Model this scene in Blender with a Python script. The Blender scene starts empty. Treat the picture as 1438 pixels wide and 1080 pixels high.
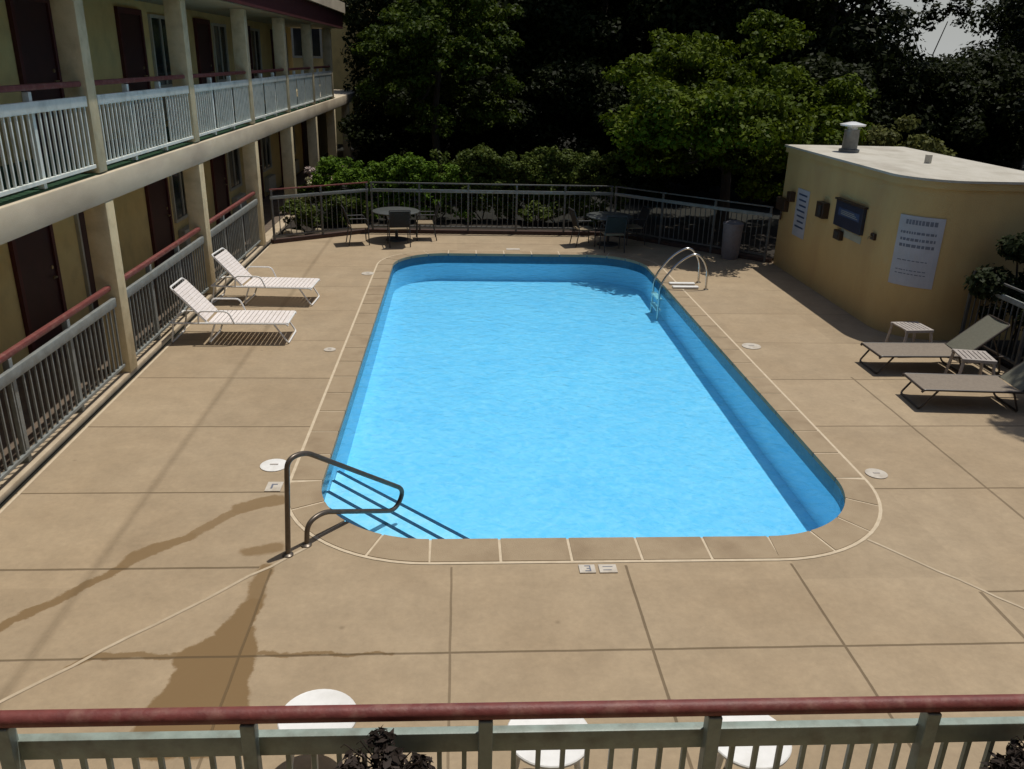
import bpy, bmesh, math, random
import numpy as np
from mathutils import Vector, Matrix
random.seed(7)
S = bpy.context.scene
C = S.collection
R = math.radians
PI = math.pi

# ------------------------------------------------------------------ materials
def newmat(name):
    m = bpy.data.materials.new(name); m.use_nodes = True
    nt = m.node_tree; b = nt.nodes['Principled BSDF']
    return m, nt, b
def N(nt, t, **kw):
    n = nt.nodes.new(t)
    for k, v in kw.items(): setattr(n, k, v)
    return n
def mat(name, c1, c2=None, scale=8.0, rough=0.6, bump=0.0, bscale=60.0, metal=0.0, spec=0.4, stretch=(1, 1, 1), dirt=None, dirtscale=2.0, dirtamt=0.5):
    m, nt, b = newmat(name); L = nt.links
    tc = N(nt, 'ShaderNodeTexCoord'); mp = N(nt, 'ShaderNodeMapping')
    mp.inputs['Scale'].default_value = stretch
    L.new(tc.outputs['Object'], mp.inputs['Vector'])
    if c2 is None: c2 = tuple(x * 0.82 for x in c1)
    nz = N(nt, 'ShaderNodeTexNoise'); nz.inputs['Scale'].default_value = scale; nz.inputs['Detail'].default_value = 6; nz.inputs['Roughness'].default_value = 0.65
    L.new(mp.outputs[0], nz.inputs['Vector'])
    rp = N(nt, 'ShaderNodeMapRange'); rp.inputs[1].default_value = 0.32; rp.inputs[2].default_value = 0.68
    L.new(nz.outputs['Fac'], rp.inputs[0])
    mx = N(nt, 'ShaderNodeMix', data_type='RGBA')
    mx.inputs[6].default_value = (*c1, 1); mx.inputs[7].default_value = (*c2, 1)
    L.new(rp.outputs[0], mx.inputs[0])
    out = mx.outputs[2]
    if dirt is not None:
        n2 = N(nt, 'ShaderNodeTexNoise'); n2.inputs['Scale'].default_value = dirtscale; n2.inputs['Detail'].default_value = 8
        L.new(mp.outputs[0], n2.inputs['Vector'])
        r2 = N(nt, 'ShaderNodeMapRange'); r2.inputs[1].default_value = 0.5; r2.inputs[2].default_value = 0.75; r2.inputs[4].default_value = dirtamt
        L.new(n2.outputs['Fac'], r2.inputs[0])
        m2 = N(nt, 'ShaderNodeMix', data_type='RGBA'); m2.inputs[7].default_value = (*dirt, 1)
        L.new(r2.outputs[0], m2.inputs[0]); L.new(out, m2.inputs[6]); out = m2.outputs[2]
    L.new(out, b.inputs['Base Color'])
    b.inputs['Roughness'].default_value = rough; b.inputs['Metallic'].default_value = metal
    b.inputs['Specular IOR Level'].default_value = spec
    if bump:
        nb = N(nt, 'ShaderNodeTexNoise'); nb.inputs['Scale'].default_value = bscale; nb.inputs['Detail'].default_value = 5
        L.new(tc.outputs['Object'], nb.inputs['Vector'])
        bp = N(nt, 'ShaderNodeBump'); bp.inputs['Strength'].default_value = bump; bp.inputs['Distance'].default_value = 0.01
        L.new(nb.outputs['Fac'], bp.inputs['Height']); L.new(bp.outputs[0], b.inputs['Normal'])
    return m
def leafmat(name, c1, c2, scale=1.2, trans=0.25, rough=0.55):
    m, nt, b = newmat(name); L = nt.links
    geo = N(nt, 'ShaderNodeNewGeometry'); tc = N(nt, 'ShaderNodeTexCoord')
    nz = N(nt, 'ShaderNodeTexNoise'); nz.inputs['Scale'].default_value = scale; nz.inputs['Detail'].default_value = 4
    L.new(tc.outputs['Object'], nz.inputs['Vector'])
    ad = N(nt, 'ShaderNodeMath', operation='MULTIPLY_ADD'); ad.inputs[1].default_value = 0.6
    L.new(geo.outputs['Random Per Island'], ad.inputs[0]); L.new(nz.outputs['Fac'], ad.inputs[2])
    rp = N(nt, 'ShaderNodeMapRange'); rp.inputs[1].default_value = 0.4; rp.inputs[2].default_value = 1.15
    L.new(ad.outputs[0], rp.inputs[0])
    mx = N(nt, 'ShaderNodeMix', data_type='RGBA'); mx.inputs[6].default_value = (*c1, 1); mx.inputs[7].default_value = (*c2, 1)
    L.new(rp.outputs[0], mx.inputs[0]); L.new(mx.outputs[2], b.inputs['Base Color'])
    b.inputs['Roughness'].default_value = rough; b.inputs['Specular IOR Level'].default_value = 0.08
    if trans:
        tr = N(nt, 'ShaderNodeBsdfTranslucent'); L.new(mx.outputs[2], tr.inputs['Color'])
        ms = N(nt, 'ShaderNodeMixShader'); ms.inputs[0].default_value = trans
        L.new(b.outputs[0], ms.inputs[1]); L.new(tr.outputs[0], ms.inputs[2])
        L.new(ms.outputs[0], nt.nodes['Material Output'].inputs['Surface'])
    return m

M = {}
M['wall'] = mat('motel_yellow_paint', (.62, .48, .20), (.56, .425, .175), 3, .8, .3, 90, dirt=(.2, .16, .09), dirtamt=.35)
M['column'] = mat('column_paint', (.64, .54, .34), (.54, .45, .27), 5, .75, .3, 80, dirt=(.25, .2, .12), dirtscale=4, dirtamt=.5)
M['fascia'] = mat('slab_edge_paint', (.62, .53, .39), (.52, .44, .31), 2.5, .8, .25, 60, dirt=(.33, .26, .19), dirtscale=1.6, dirtamt=.7, stretch=(1, .35, 1))
M['soffit'] = mat('soffit_paint', (.34, .29, .18), None, 3, .8)
M['carpet'] = mat('green_walkway_carpet', (.03, .085, .04), (.02, .06, .03), 30, .95, .3, 200)
M['walk'] = mat('walkway_concrete', (.16, .12, .085), (.10, .075, .055), 4, .9, .2, 70)
M['maroon'] = mat('maroon_paint', (.085, .018, .018), (.055, .012, .013), 6, .55)
M['door'] = mat('maroon_door_paint', (.042, .011, .012), (.03, .008, .009), 4, .5)
M['redrail'] = mat('red_handrail_paint', (.19, .05, .042), (.13, .034, .03), 9, .55, .3, 40, dirt=(.26, .13, .10), dirtscale=12, dirtamt=.7)
M['railwhite'] = mat('pale_rail_paint', (.76, .78, .71), (.65, .69, .62), 9, .5, .15, 50, dirt=(.3, .34, .3), dirtscale=6, dirtamt=.5)
M['raildark'] = mat('dark_rail_paint', (.25, .27, .255), (.17, .18, .17), 9, .55, .15, 50, dirt=(.16, .15, .12), dirtscale=7, dirtamt=.5)  # darker grey tone for the ground floor rails and fence beams
M['fencegrey'] = mat('dull_grey_fence_paint', (.13, .13, .12), (.085, .085, .08), 9, .6, .15, 50, dirt=(.07, .06, .05), dirtscale=7, dirtamt=.5)
M['railshaded'] = mat('shade_darkened_rail_paint', (.30, .36, .32), (.23, .28, .245), 12, .45, .15, 50, dirt=(.12, .1, .07), dirtscale=7, dirtamt=.6)  # pale rail paint darkened: shade on the near face is put into the colour
M['frame'] = mat('trim_paint', (.42, .40, .32), None, 6, .6)
M['glass'] = mat('dark_window_glass', (.025, .03, .032), (.015, .02, .02), 2, .08, spec=.6)
M['curtain'] = mat('curtain_cloth', (.20, .19, .15), (.12, .11, .09), 12, .9, stretch=(1, 6, .2))
M['brass'] = mat('door_handle_metal', (.5, .42, .25), None, 8, .35, metal=.9)
M['roofgrav'] = mat('flat_roof_coating', (.50, .47, .40), (.42, .39, .32), 3, .9, .4, 60, dirt=(.30, .265, .21), dirtscale=1.5, dirtamt=.75, stretch=(1, .5, 1))
M['pumpwall'] = mat('pump_house_yellow', (.54, .385, .165), (.47, .325, .135), 1.2, .85, .5, 70, dirt=(.40, .26, .12), dirtscale=1.1, dirtamt=.5, stretch=(1, 1, .45))
M['chrome'] = mat('polished_steel', (.62, .62, .60), (.5, .5, .48), 12, .22, metal=1.0)
M['bronze'] = mat('bronze_rail_metal', (.15, .125, .10), (.10, .082, .065), 12, .38, metal=.6)
M['galv'] = mat('galvanised_metal', (.20, .205, .20), (.13, .135, .135), 10, .45, metal=.7)
M['lidwhite'] = mat('aged_white_lid', (.56, .51, .43), (.46, .41, .34), 10, .6, dirt=(.33, .27, .19), dirtscale=5, dirtamt=.6)
M['capmetal'] = mat('bright_cap_metal', (.75, .75, .73), None, 8, .4, metal=.3)
M['whiteplastic'] = mat('white_plastic', (.78, .77, .74), (.70, .69, .66), 14, .45, dirt=(.5, .47, .4), dirtscale=6, dirtamt=.35)
M['strap'] = mat('white_vinyl_strap', (.80, .74, .70), (.70, .64, .60), 14, .5, dirt=(.5, .44, .36), dirtscale=5, dirtamt=.3)
M['sling'] = mat('taupe_sling_fabric', (.235, .195, .15), (.19, .155, .12), 30, .85, .2, 300)
M['slingdark'] = mat('olive_sling_fabric', (.16, .155, .115), (.13, .125, .09), 30, .85, .2, 300)
M['lframe'] = mat('dark_bronze_frame', (.055, .04, .03), (.035, .026, .02), 10, .4)
M['resin'] = mat('weathered_grey_resin', (.42, .38, .34), (.33, .29, .26), 18, .6, dirt=(.22, .18, .15), dirtscale=8, dirtamt=.5)
M['mint'] = mat('pale_green_plastic', (.42, .47, .43), (.32, .37, .33), 10, .5)
M['iron'] = mat('dark_patio_metal', (.045, .043, .042), (.03, .028, .028), 12, .5)
M['mesh'] = mat('dark_chair_mesh', (.04, .036, .032), (.03, .027, .024), 20, .9, spec=.05)
M['tabletop'] = mat('grey_green_table_top', (.075, .08, .075), (.05, .055, .05), 12, .45)
M['cushion'] = mat('tan_chair_mesh', (.26, .20, .12), (.2, .15, .09), 20, .8)
M['bin'] = mat('grey_bin_plastic', (.22, .20, .21), (.17, .155, .16), 8, .6)
M['signwhite'] = mat('sign_board_white', (.42, .43, .47), (.36, .37, .41), 3, .5, dirt=(.3, .3, .28), dirtamt=.3)
M['signink'] = mat('sign_lettering_ink', (.15, .165, .21), None, 9, .6)
M['board'] = mat('navy_notice_board', (.022, .026, .045), (.03, .032, .05), 5, .35)
M['boardblue'] = mat('blue_notice_panel', (.05, .075, .15), None, 5, .4)
M['brownbox'] = mat('dark_brown_metal', (.045, .025, .014), None, 8, .5)
M['paper'] = mat('pale_notice_paper', (.36, .36, .28), None, 6, .8)
M['coping'] = mat('coping_stone', (.34, .26, .165), (.30, .225, .14), 6, .85, .4, 90, dirt=(.17, .115, .065), dirtscale=2.2, dirtamt=.5)
M['mortar'] = mat('pale_caulk', (.60, .50, .36), (.48, .39, .27), 9, .9)
M['faintcaulk'] = mat('faded_caulk', (.50, .41, .29), (.38, .30, .2), 5, .9)
M['tile'] = mat('blue_waterline_tile', (.028, .10, .16), (.018, .07, .125), 14, .25)
M['plaster'] = mat('pool_plaster', (.50, .72, .85), (.44, .67, .83), 1.0, .8, dirt=(.38, .62, .80), dirtscale=.6, dirtamt=.5)
M['step'] = mat('pool_step_plaster', (.78, .86, .93), (.7, .8, .9), 2, .8)
M['nosing'] = mat('dark_step_tile', (.03, .05, .09), None, 9, .4)
M['soil'] = mat('planting_soil', (.032, .024, .016), (.018, .014, .009), 5, .95, .6, 30)
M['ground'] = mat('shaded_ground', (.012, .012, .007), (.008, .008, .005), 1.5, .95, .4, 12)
M['bark'] = mat('tree_bark', (.06, .045, .032), (.035, .027, .02), 9, .9, .8, 30, stretch=(1, 1, .2))
M['leafA'] = leafmat('maple_leaves', (.03, .052, .004), (.105, .14, .007))
M['leafB'] = leafmat('dark_leaves', (.018, .034, .005), (.075, .105, .009))
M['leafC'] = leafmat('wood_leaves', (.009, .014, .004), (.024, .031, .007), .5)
M['leafD'] = leafmat('dull_dark_leaves', (.014, .02, .008), (.035, .045, .018), 2.0)
M['leafH'] = leafmat('hedge_leaves', (.05, .10, .010), (.12, .20, .018), 1.6)
M['leafHd'] = leafmat('dark_hedge_leaves', (.03, .048, .01), (.11, .14, .025), 1.6)
M['leafY'] = leafmat('olive_leaves', (.06, .066, .018), (.13, .135, .035), 1.6)
M['leafP'] = leafmat('purple_leaves', (.018, .014, .011), (.06, .045, .038), 4, .1)
M['flower'] = leafmat('pale_flowers', (.5, .47, .28), (.62, .6, .42), 3, .1)
M['pinkflower'] = leafmat('pale_pink_flowers', (.35, .27, .25), (.5, .42, .38), 3, .1)
M['rock'] = mat('tan_landscape_rock', (.33, .27, .18), (.22, .18, .12), 6, .9, .8, 20)
M['mulch'] = mat('red_brown_curb', (.085, .05, .038), (.05, .03, .024), 10, .95, .5, 40)
M['pot'] = mat('dark_plant_pot', (.05, .035, .028), None, 8, .6)

# deck concrete: joints, damp streaks and speckle are all in the slab itself
def deck_material():
    m, nt, b = newmat('deck_concrete'); L = nt.links
    geo = N(nt, 'ShaderNodeNewGeometry'); sep = N(nt, 'ShaderNodeSeparateXYZ')
    wob = N(nt, 'ShaderNodeTexNoise'); wob.inputs['Scale'].default_value = 3.0; wob.inputs['Detail'].default_value = 5
    L.new(geo.outputs['Position'], wob.inputs['Vector'])
    vs = N(nt, 'ShaderNodeVectorMath', operation='SUBTRACT'); vs.inputs[1].default_value = (.5, .5, .5)
    L.new(wob.outputs['Color'], vs.inputs[0])
    L.new(geo.outputs['Position'], sep.inputs[0])
    def math2(op, a, bb=None, c=None, clamp=False):
        n = N(nt, 'ShaderNodeMath', operation=op); n.use_clamp = clamp
        for i, v in enumerate((a, bb, c)):
            if v is None: continue
            if isinstance(v, (int, float)): n.inputs[i].default_value = v
            else: L.new(v, n.inputs[i])
        return n.outputs[0]
    X, Y = sep.outputs[0], sep.outputs[1]
    sw = N(nt, 'ShaderNodeSeparateXYZ'); L.new(vs.outputs[0], sw.inputs[0])
    Xj = math2('MULTIPLY_ADD', sw.outputs[0], .012, X); Yj = math2('MULTIPLY_ADD', sw.outputs[1], .012, Y)
    # smooth edge mask between lo and hi of v
    def band(v, c, w, soft=.006):
        d = math2('ABSOLUTE', math2('SUBTRACT', v, c))
        return math2('SUBTRACT', 1.0, math2('DIVIDE', math2('SUBTRACT', d, w), soft, clamp=True), clamp=True)
    def less(v, c): return math2('LESS_THAN', v, c)
    def more(v, c): return math2('GREATER_THAN', v, c)
    def mul(a, bb): return math2('MULTIPLY', a, bb)
    def mx(a, bb): return math2('MAXIMUM', a, bb)
    joint = None
    def addj(v):
        nonlocal joint
        joint = v if joint is None else mx(joint, v)
    left = less(X, -1.7); right = more(X, 4.4)
    sides = mx(left, right)
    for y in (7.645, 9.27, 10.9, 12.55, 14.2, 15.85, 17.5):
        addj(mul(mul(band(Yj, y, .008), sides), 1.0 if y < 11 else .6))
    addj(mul(band(Yj, 6.29, .011), less(X, -1.75)))
    addj(band(Yj, 5.125, .008)); addj(band(Yj, 3.6, .008)); addj(mul(band(Yj, 5.80, .008), more(X, 4.55)))
    near = less(Y, 6.26)
    for x, w, s in ((-1.64, .007, .8), (-.07, .006, .8), (1.485, .008, 1.), (3.0, .008, 1.)):
        addj(mul(mul(band(Xj, x, w), near), s))
    addj(mul(band(Xj, -3.155, .014, .05), .38))
    addj(mul(mul(band(Xj, 5.69, .012), mul(more(Y, 6.0), less(Y, 11.0))), .8))
    addj(mul(mul(band(Xj, 4.5, .013), less(Y, 5.8)), .9))
    addj(mul(band(Yj, 20.0, .012), .7))
    # stains as distance to a segment
    wet = None
    big = N(nt, 'ShaderNodeTexNoise'); big.inputs['Scale'].default_value = 3.2; big.inputs['Detail'].default_value = 9; big.inputs['Roughness'].default_value = .68
    L.new(geo.outputs['Position'], big.inputs['Vector'])
    sb = N(nt, 'ShaderNodeSeparateXYZ'); L.new(big.outputs['Color'], sb.inputs[0])
    Xs = math2('MULTIPLY_ADD', sb.outputs[0], .20, math2('SUBTRACT', X, .10)); Ys = math2('MULTIPLY_ADD', sb.outputs[1], .20, math2('SUBTRACT', Y, .10))
    def seg(ax, ay, bx, by, w0, w1, soft, amt):
        nonlocal wet
        dx, dy = bx - ax, by - ay; l2 = dx * dx + dy * dy
        px = math2('SUBTRACT', Xs, ax); py = math2('SUBTRACT', Ys, ay)
        t = math2('DIVIDE', math2('ADD', mul(px, dx), mul(py, dy)), l2, clamp=True)
        ex = math2('SUBTRACT', px, mul(t, dx)); ey = math2('SUBTRACT', py, mul(t, dy))
        d = math2('SQRT', math2('ADD', mul(ex, ex), mul(ey, ey)))
        w = math2('MULTIPLY_ADD', t, w1 - w0, w0)
        v = mul(math2('SUBTRACT', 1.0, math2('DIVIDE', math2('SUBTRACT', d, w), soft, clamp=True), clamp=True), amt)
        wet = v if wet is None else mx(wet, v)
    seg(*STAIN[0]); 
    for s_ in STAIN[1:]: seg(*s_)
    # base colour
    n1 = N(nt, 'ShaderNodeTexNoise'); n1.inputs['Scale'].default_value = .55; n1.inputs['Detail'].default_value = 7; n1.inputs['Roughness'].default_value = .6
    n2 = N(nt, 'ShaderNodeTexNoise'); n2.inputs['Scale'].default_value = 16; n2.inputs['Detail'].default_value = 9; n2.inputs['Roughness'].default_value = .78
    for n_ in (n1, n2): L.new(geo.outputs['Position'], n_.inputs['Vector'])
    r1 = N(nt, 'ShaderNodeMapRange'); r1.inputs[1].default_value = .3; r1.inputs[2].default_value = .7; L.new(n1.outputs['Fac'], r1.inputs[0])
    c1 = N(nt, 'ShaderNodeMix', data_type='RGBA'); c1.inputs[6].default_value = (*DECK[0], 1); c1.inputs[7].default_value = (*DECK[1], 1)
    L.new(r1.outputs[0], c1.inputs[0])
    r2 = N(nt, 'ShaderNodeMapRange'); r2.inputs[1].default_value = .35; r2.inputs[2].default_value = .65; r2.inputs[3].default_value = .92; r2.inputs[4].default_value = 1.07
    L.new(n2.outputs['Fac'], r2.inputs[0])
    cm = N(nt, 'ShaderNodeVectorMath', operation='SCALE'); L.new(c1.outputs[2], cm.inputs[0]); L.new(r2.outputs[0], cm.inputs['Scale'])
    cx_ = math2('FLOOR', math2('DIVIDE', math2('ADD', X, .07), 1.545)); cy_ = math2('FLOOR', math2('DIVIDE', math2('SUBTRACT', Y, 6.02), 1.63))
    cv = N(nt, 'ShaderNodeCombineXYZ'); L.new(cx_, cv.inputs[0]); L.new(cy_, cv.inputs[1])
    wn = N(nt, 'ShaderNodeTexWhiteNoise'); wn.noise_dimensions = '2D'; L.new(cv.outputs[0], wn.inputs['Vector'])
    n3 = N(nt, 'ShaderNodeTexNoise'); n3.inputs['Scale'].default_value = 2.6; n3.inputs['Detail'].default_value = 8; n3.inputs['Roughness'].default_value = .7; L.new(geo.outputs['Position'], n3.inputs['Vector'])
    tone = math2('MULTIPLY_ADD', wn.outputs['Value'], .10, math2('MULTIPLY_ADD', n3.outputs['Fac'], .55, .67))
    cs_ = N(nt, 'ShaderNodeVectorMath', operation='SCALE'); L.new(cm.outputs[0], cs_.inputs[0]); L.new(tone, cs_.inputs['Scale']); cm = cs_
    # small dark spots
    vo = N(nt, 'ShaderNodeTexVoronoi'); vo.inputs['Scale'].default_value = 1.7; L.new(geo.outputs['Position'], vo.inputs['Vector'])
    spot = mul(math2('SUBTRACT', 1.0, math2('DIVIDE', vo.outputs['Distance'], .055, clamp=True)), .5)
    k1 = N(nt, 'ShaderNodeMix', data_type='RGBA'); k1.inputs[7].default_value = (.12, .085, .05, 1); L.new(spot, k1.inputs[0]); L.new(cm.outputs[0], k1.inputs[6])
    k2 = N(nt, 'ShaderNodeMix', data_type='RGBA'); k2.inputs[7].default_value = (.185, .117, .052, 1); L.new(wet, k2.inputs[0]); L.new(k1.outputs[2], k2.inputs[6])
    k3 = N(nt, 'ShaderNodeMix', data_type='RGBA'); k3.inputs[7].default_value = (.085, .058, .03, 1); L.new(mul(joint, .68), k3.inputs[0]); L.new(k2.outputs[2], k3.inputs[6])
    L.new(k3.outputs[2], b.inputs['Base Color'])
    b.inputs['Roughness'].default_value = .88; b.inputs['Specular IOR Level'].default_value = .25
    h = math2('SUBTRACT', mul(n2.outputs['Fac'], .12), mul(joint, .8))
    bp = N(nt, 'ShaderNodeBump'); bp.inputs['Strength'].default_value = .5; bp.inputs['Distance'].default_value = .01
    L.new(h, bp.inputs['Height']); L.new(bp.outputs[0], b.inputs['Normal'])
    return m
DECK = ((.362, .281, .184), (.318, .239, .150))
STAIN = [(-1.84, 7.48, -2.15, 7.33, .085, .09, .03, .8), (-2.15, 7.33, -2.5, 6.8, .055, .05, .025, .75), (-2.5, 6.8, -2.87, 6.5, .045, .09, .025, .85), (-2.87, 6.48, -2.93, 6.3, .085, .045, .025, .85),
         (-2.93, 6.3, -3.8, 5.2, .04, .045, .02, .9), (-1.9, 6.55, -1.66, 6.6, .05, .06, .05, .8), (-1.69, 6.3, -1.69, 5.75, .045, .06, .03, .85),
         (-1.69, 5.78, -1.76, 5.4, .06, .12, .025, .95), (-1.62, 5.45, -1.52, 4.4, .03, .09, .025, .95), (-1.80, 5.3, -1.95, 5.12, .10, .15, .025, .95), (-1.86, 5.1, -1.9, 4.4, .17, .25, .025, .95), (-1.70, 5.2, -1.72, 4.4, .15, .24, .025, .95),
         (-2.86, 5.04, -2.7, 5.15, .008, .03, .02, .9), (-2.7, 5.16, -.5, 5.135, .028, .008, .015, .85)]
M['deck'] = deck_material()

def water_material():
    m, nt, b = newmat('pool_water'); L = nt.links
    nt.nodes.remove(b)
    geo = N(nt, 'ShaderNodeNewGeometry')
    n1 = N(nt, 'ShaderNodeTexNoise'); n1.inputs['Scale'].default_value = 5.5; n1.inputs['Detail'].default_value = 4; n1.inputs['Distortion'].default_value = .6
    L.new(geo.outputs['Position'], n1.inputs['Vector'])
    bp = N(nt, 'ShaderNodeBump'); bp.inputs['Strength'].default_value = .65; bp.inputs['Distance'].default_value = .035
    L.new(n1.outputs['Fac'], bp.inputs['Height'])
    tr = N(nt, 'ShaderNodeBsdfTransparent')
    n2 = N(nt, 'ShaderNodeTexNoise'); n2.inputs['Scale'].default_value = 8; n2.inputs['Detail'].default_value = 6; n2.inputs['Distortion'].default_value = 1.2
    L.new(geo.outputs['Position'], n2.inputs['Vector'])
    mx = N(nt, 'ShaderNodeMix', data_type='RGBA'); mx.inputs[6].default_value = (.43, .81, .95, 1); mx.inputs[7].default_value = (.66, .91, .985, 1)
    rw = N(nt, 'ShaderNodeMapRange'); rw.inputs[1].default_value = .3; rw.inputs[2].default_value = .72; L.new(n2.outputs['Fac'], rw.inputs[0])
    L.new(rw.outputs[0], mx.inputs[0]); L.new(mx.outputs[2], tr.inputs['Color'])
    gl = N(nt, 'ShaderNodeBsdfGlossy'); gl.inputs['Roughness'].default_value = .04
    L.new(bp.outputs[0], gl.inputs['Normal'])
    fr = N(nt, 'ShaderNodeFresnel'); fr.inputs['IOR'].default_value = 1.33; L.new(bp.outputs[0], fr.inputs['Normal'])
    ms = N(nt, 'ShaderNodeMixShader'); L.new(fr.outputs[0], ms.inputs[0]); L.new(tr.outputs[0], ms.inputs[1]); L.new(gl.outputs[0], ms.inputs[2])
    L.new(ms.outputs[0], nt.nodes['Material Output'].inputs['Surface'])
    return m
M['water'] = water_material()

# ------------------------------------------------------------------ mesh helper
class MB:
    def __init__(s): s.v = []; s.f = []
    def add(s, vs, fs):
        o = len(s.v); s.v += [tuple(v) for v in vs]; s.f += [tuple(i + o for i in f) for f in fs]; return s
    def box(s, x0, x1, y0, y1, z0, z1, T=None):
        vs = [(x, y, z) for z in (z0, z1) for y in (y0, y1) for x in (x0, x1)]
        if T is not None: vs = [T @ Vector(v) for v in vs]
        return s.add(vs, [(0, 2, 3, 1), (4, 5, 7, 6), (0, 1, 5, 4), (2, 6, 7, 3), (0, 4, 6, 2), (1, 3, 7, 5)])
    def bbox(s, x0, x1, y0, y1, z0, z1, bev=.006, T=None):   # box with chamfered edges
        bm = bmesh.new(); bmesh.ops.create_cube(bm, size=1)
        for v in bm.verts: v.co = Vector(((x0 + x1) / 2 + v.co.x * (x1 - x0), (y0 + y1) / 2 + v.co.y * (y1 - y0), (z0 + z1) / 2 + v.co.z * (z1 - z0)))
        bmesh.ops.bevel(bm, geom=bm.edges[:], offset=bev, segments=2, affect='EDGES', profile=.5)
        bm.verts.index_update()
        vs = [v.co.copy() for v in bm.verts]
        if T is not None: vs = [T @ v for v in vs]
        s.add(vs, [[v.index for v in f.verts] for f in bm.faces]); bm.free(); return s
    def tube(s, pts, r, n=8, cap=True, r1=None):
        pts = [Vector(p) for p in pts]; k = len(pts); rings = []
        t0 = (pts[1] - pts[0]).normalized()
        up = Vector((0, 0, 1)) if abs(t0.z) < .9 else Vector((1, 0, 0))
        a = t0.cross(up).normalized()
        vs = []
        for i, p in enumerate(pts):
            t = (pts[min(i + 1, k - 1)] - pts[max(i - 1, 0)]).normalized()
            a = (a - t * a.dot(t)).normalized(); b = t.cross(a)
            rr = r if r1 is None else r + (r1 - r) * i / (k - 1)
            if isinstance(r, (list, tuple)): rr = r[i]
            vs += [p + (a * math.cos(2 * PI * j / n) + b * math.sin(2 * PI * j / n)) * rr for j in range(n)]
        fs = []
        for i in range(k - 1):
            for j in range(n):
                j2 = (j + 1) % n; fs.append((i * n + j, i * n + j2, (i + 1) * n + j2, (i + 1) * n + j))
        if cap: fs += [tuple(range(n - 1, -1, -1)), tuple(range((k - 1) * n, k * n))]
        return s.add(vs, fs)
    def prism(s, poly, z0, z1):
        n = len(poly)
        vs = [(x, y, z0) for x, y in poly] + [(x, y, z1) for x, y in poly]
        fs = [tuple(range(n - 1, -1, -1)), tuple(range(n, 2 * n))] + [(i, (i + 1) % n, (i + 1) % n + n, i + n) for i in range(n)]
        return s.add(vs, fs)
    def lathe(s, prof, c=(0, 0, 0), n=24, sx=1, sy=1):
        vs = []; k = len(prof)
        for r, z in prof: vs += [(c[0] + sx * r * math.cos(2 * PI * j / n), c[1] + sy * r * math.sin(2 * PI * j / n), c[2] + z) for j in range(n)]
        fs = [(i * n + j, i * n + (j + 1) % n, (i + 1) * n + (j + 1) % n, (i + 1) * n + j) for i in range(k - 1) for j in range(n)]
        fs += [tuple(range(n - 1, -1, -1)), tuple(range((k - 1) * n, k * n))]
        return s.add(vs, fs)
    def build(s, name, m, parent=None, smooth=False):
        me = bpy.data.meshes.new(name); me.from_pydata(s.v, [], s.f); me.validate(); me.update()
        me.materials.append(m)
        if smooth:
            me.polygons.foreach_set('use_smooth', [True] * len(me.polygons))
            try: me.set_sharp_from_angle(angle=R(40))
            except Exception: pass
        o = bpy.data.objects.new(name, me); C.objects.link(o)
        if parent is not None: o.parent = parent
        return o
def bez(pts, rad, k=6):     # polyline with rounded corners
    pts = [Vector(p) for p in pts]; out = [pts[0]]
    for i in range(1, len(pts) - 1):
        a, b, c = pts[i - 1], pts[i], pts[i + 1]
        r = min(rad, (a - b).length * .49, (c - b).length * .49)
        p0 = b + (a - b).normalized() * r; p1 = b + (c - b).normalized() * r
        for j in range(k + 1):
            t = j / k; out.append(p0 * (1 - t) ** 2 + b * 2 * t * (1 - t) + p1 * t * t)
    return out + [pts[-1]]
def empty(name, loc=(0, 0, 0), rz=0.0):
    o = bpy.data.objects.new(name, None); C.objects.link(o); o.location = loc; o.rotation_euler = (0, 0, rz)
    o.empty_display_size = .2
    return o
def tag(o, label=None, cat=None, group=None, kind=None):
    if label: o['label'] = label
    if cat: o['category'] = cat
    if group: o['group'] = group
    if kind: o['kind'] = kind
    return o
def dup(root, loc=None, rz=None, label=None, parent=None):
    r = root.copy(); C.objects.link(r)
    if parent is not None: r.parent = parent
    if loc is not None: r.location = loc
    if rz is not None: r.rotation_euler = (0, 0, rz)
    if label: r['label'] = label
    for ch in [o for o in kids.get(root.name, [])] if False else list(root.children):
        dup(ch, parent=r)
    return r
kids = {}

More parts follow.
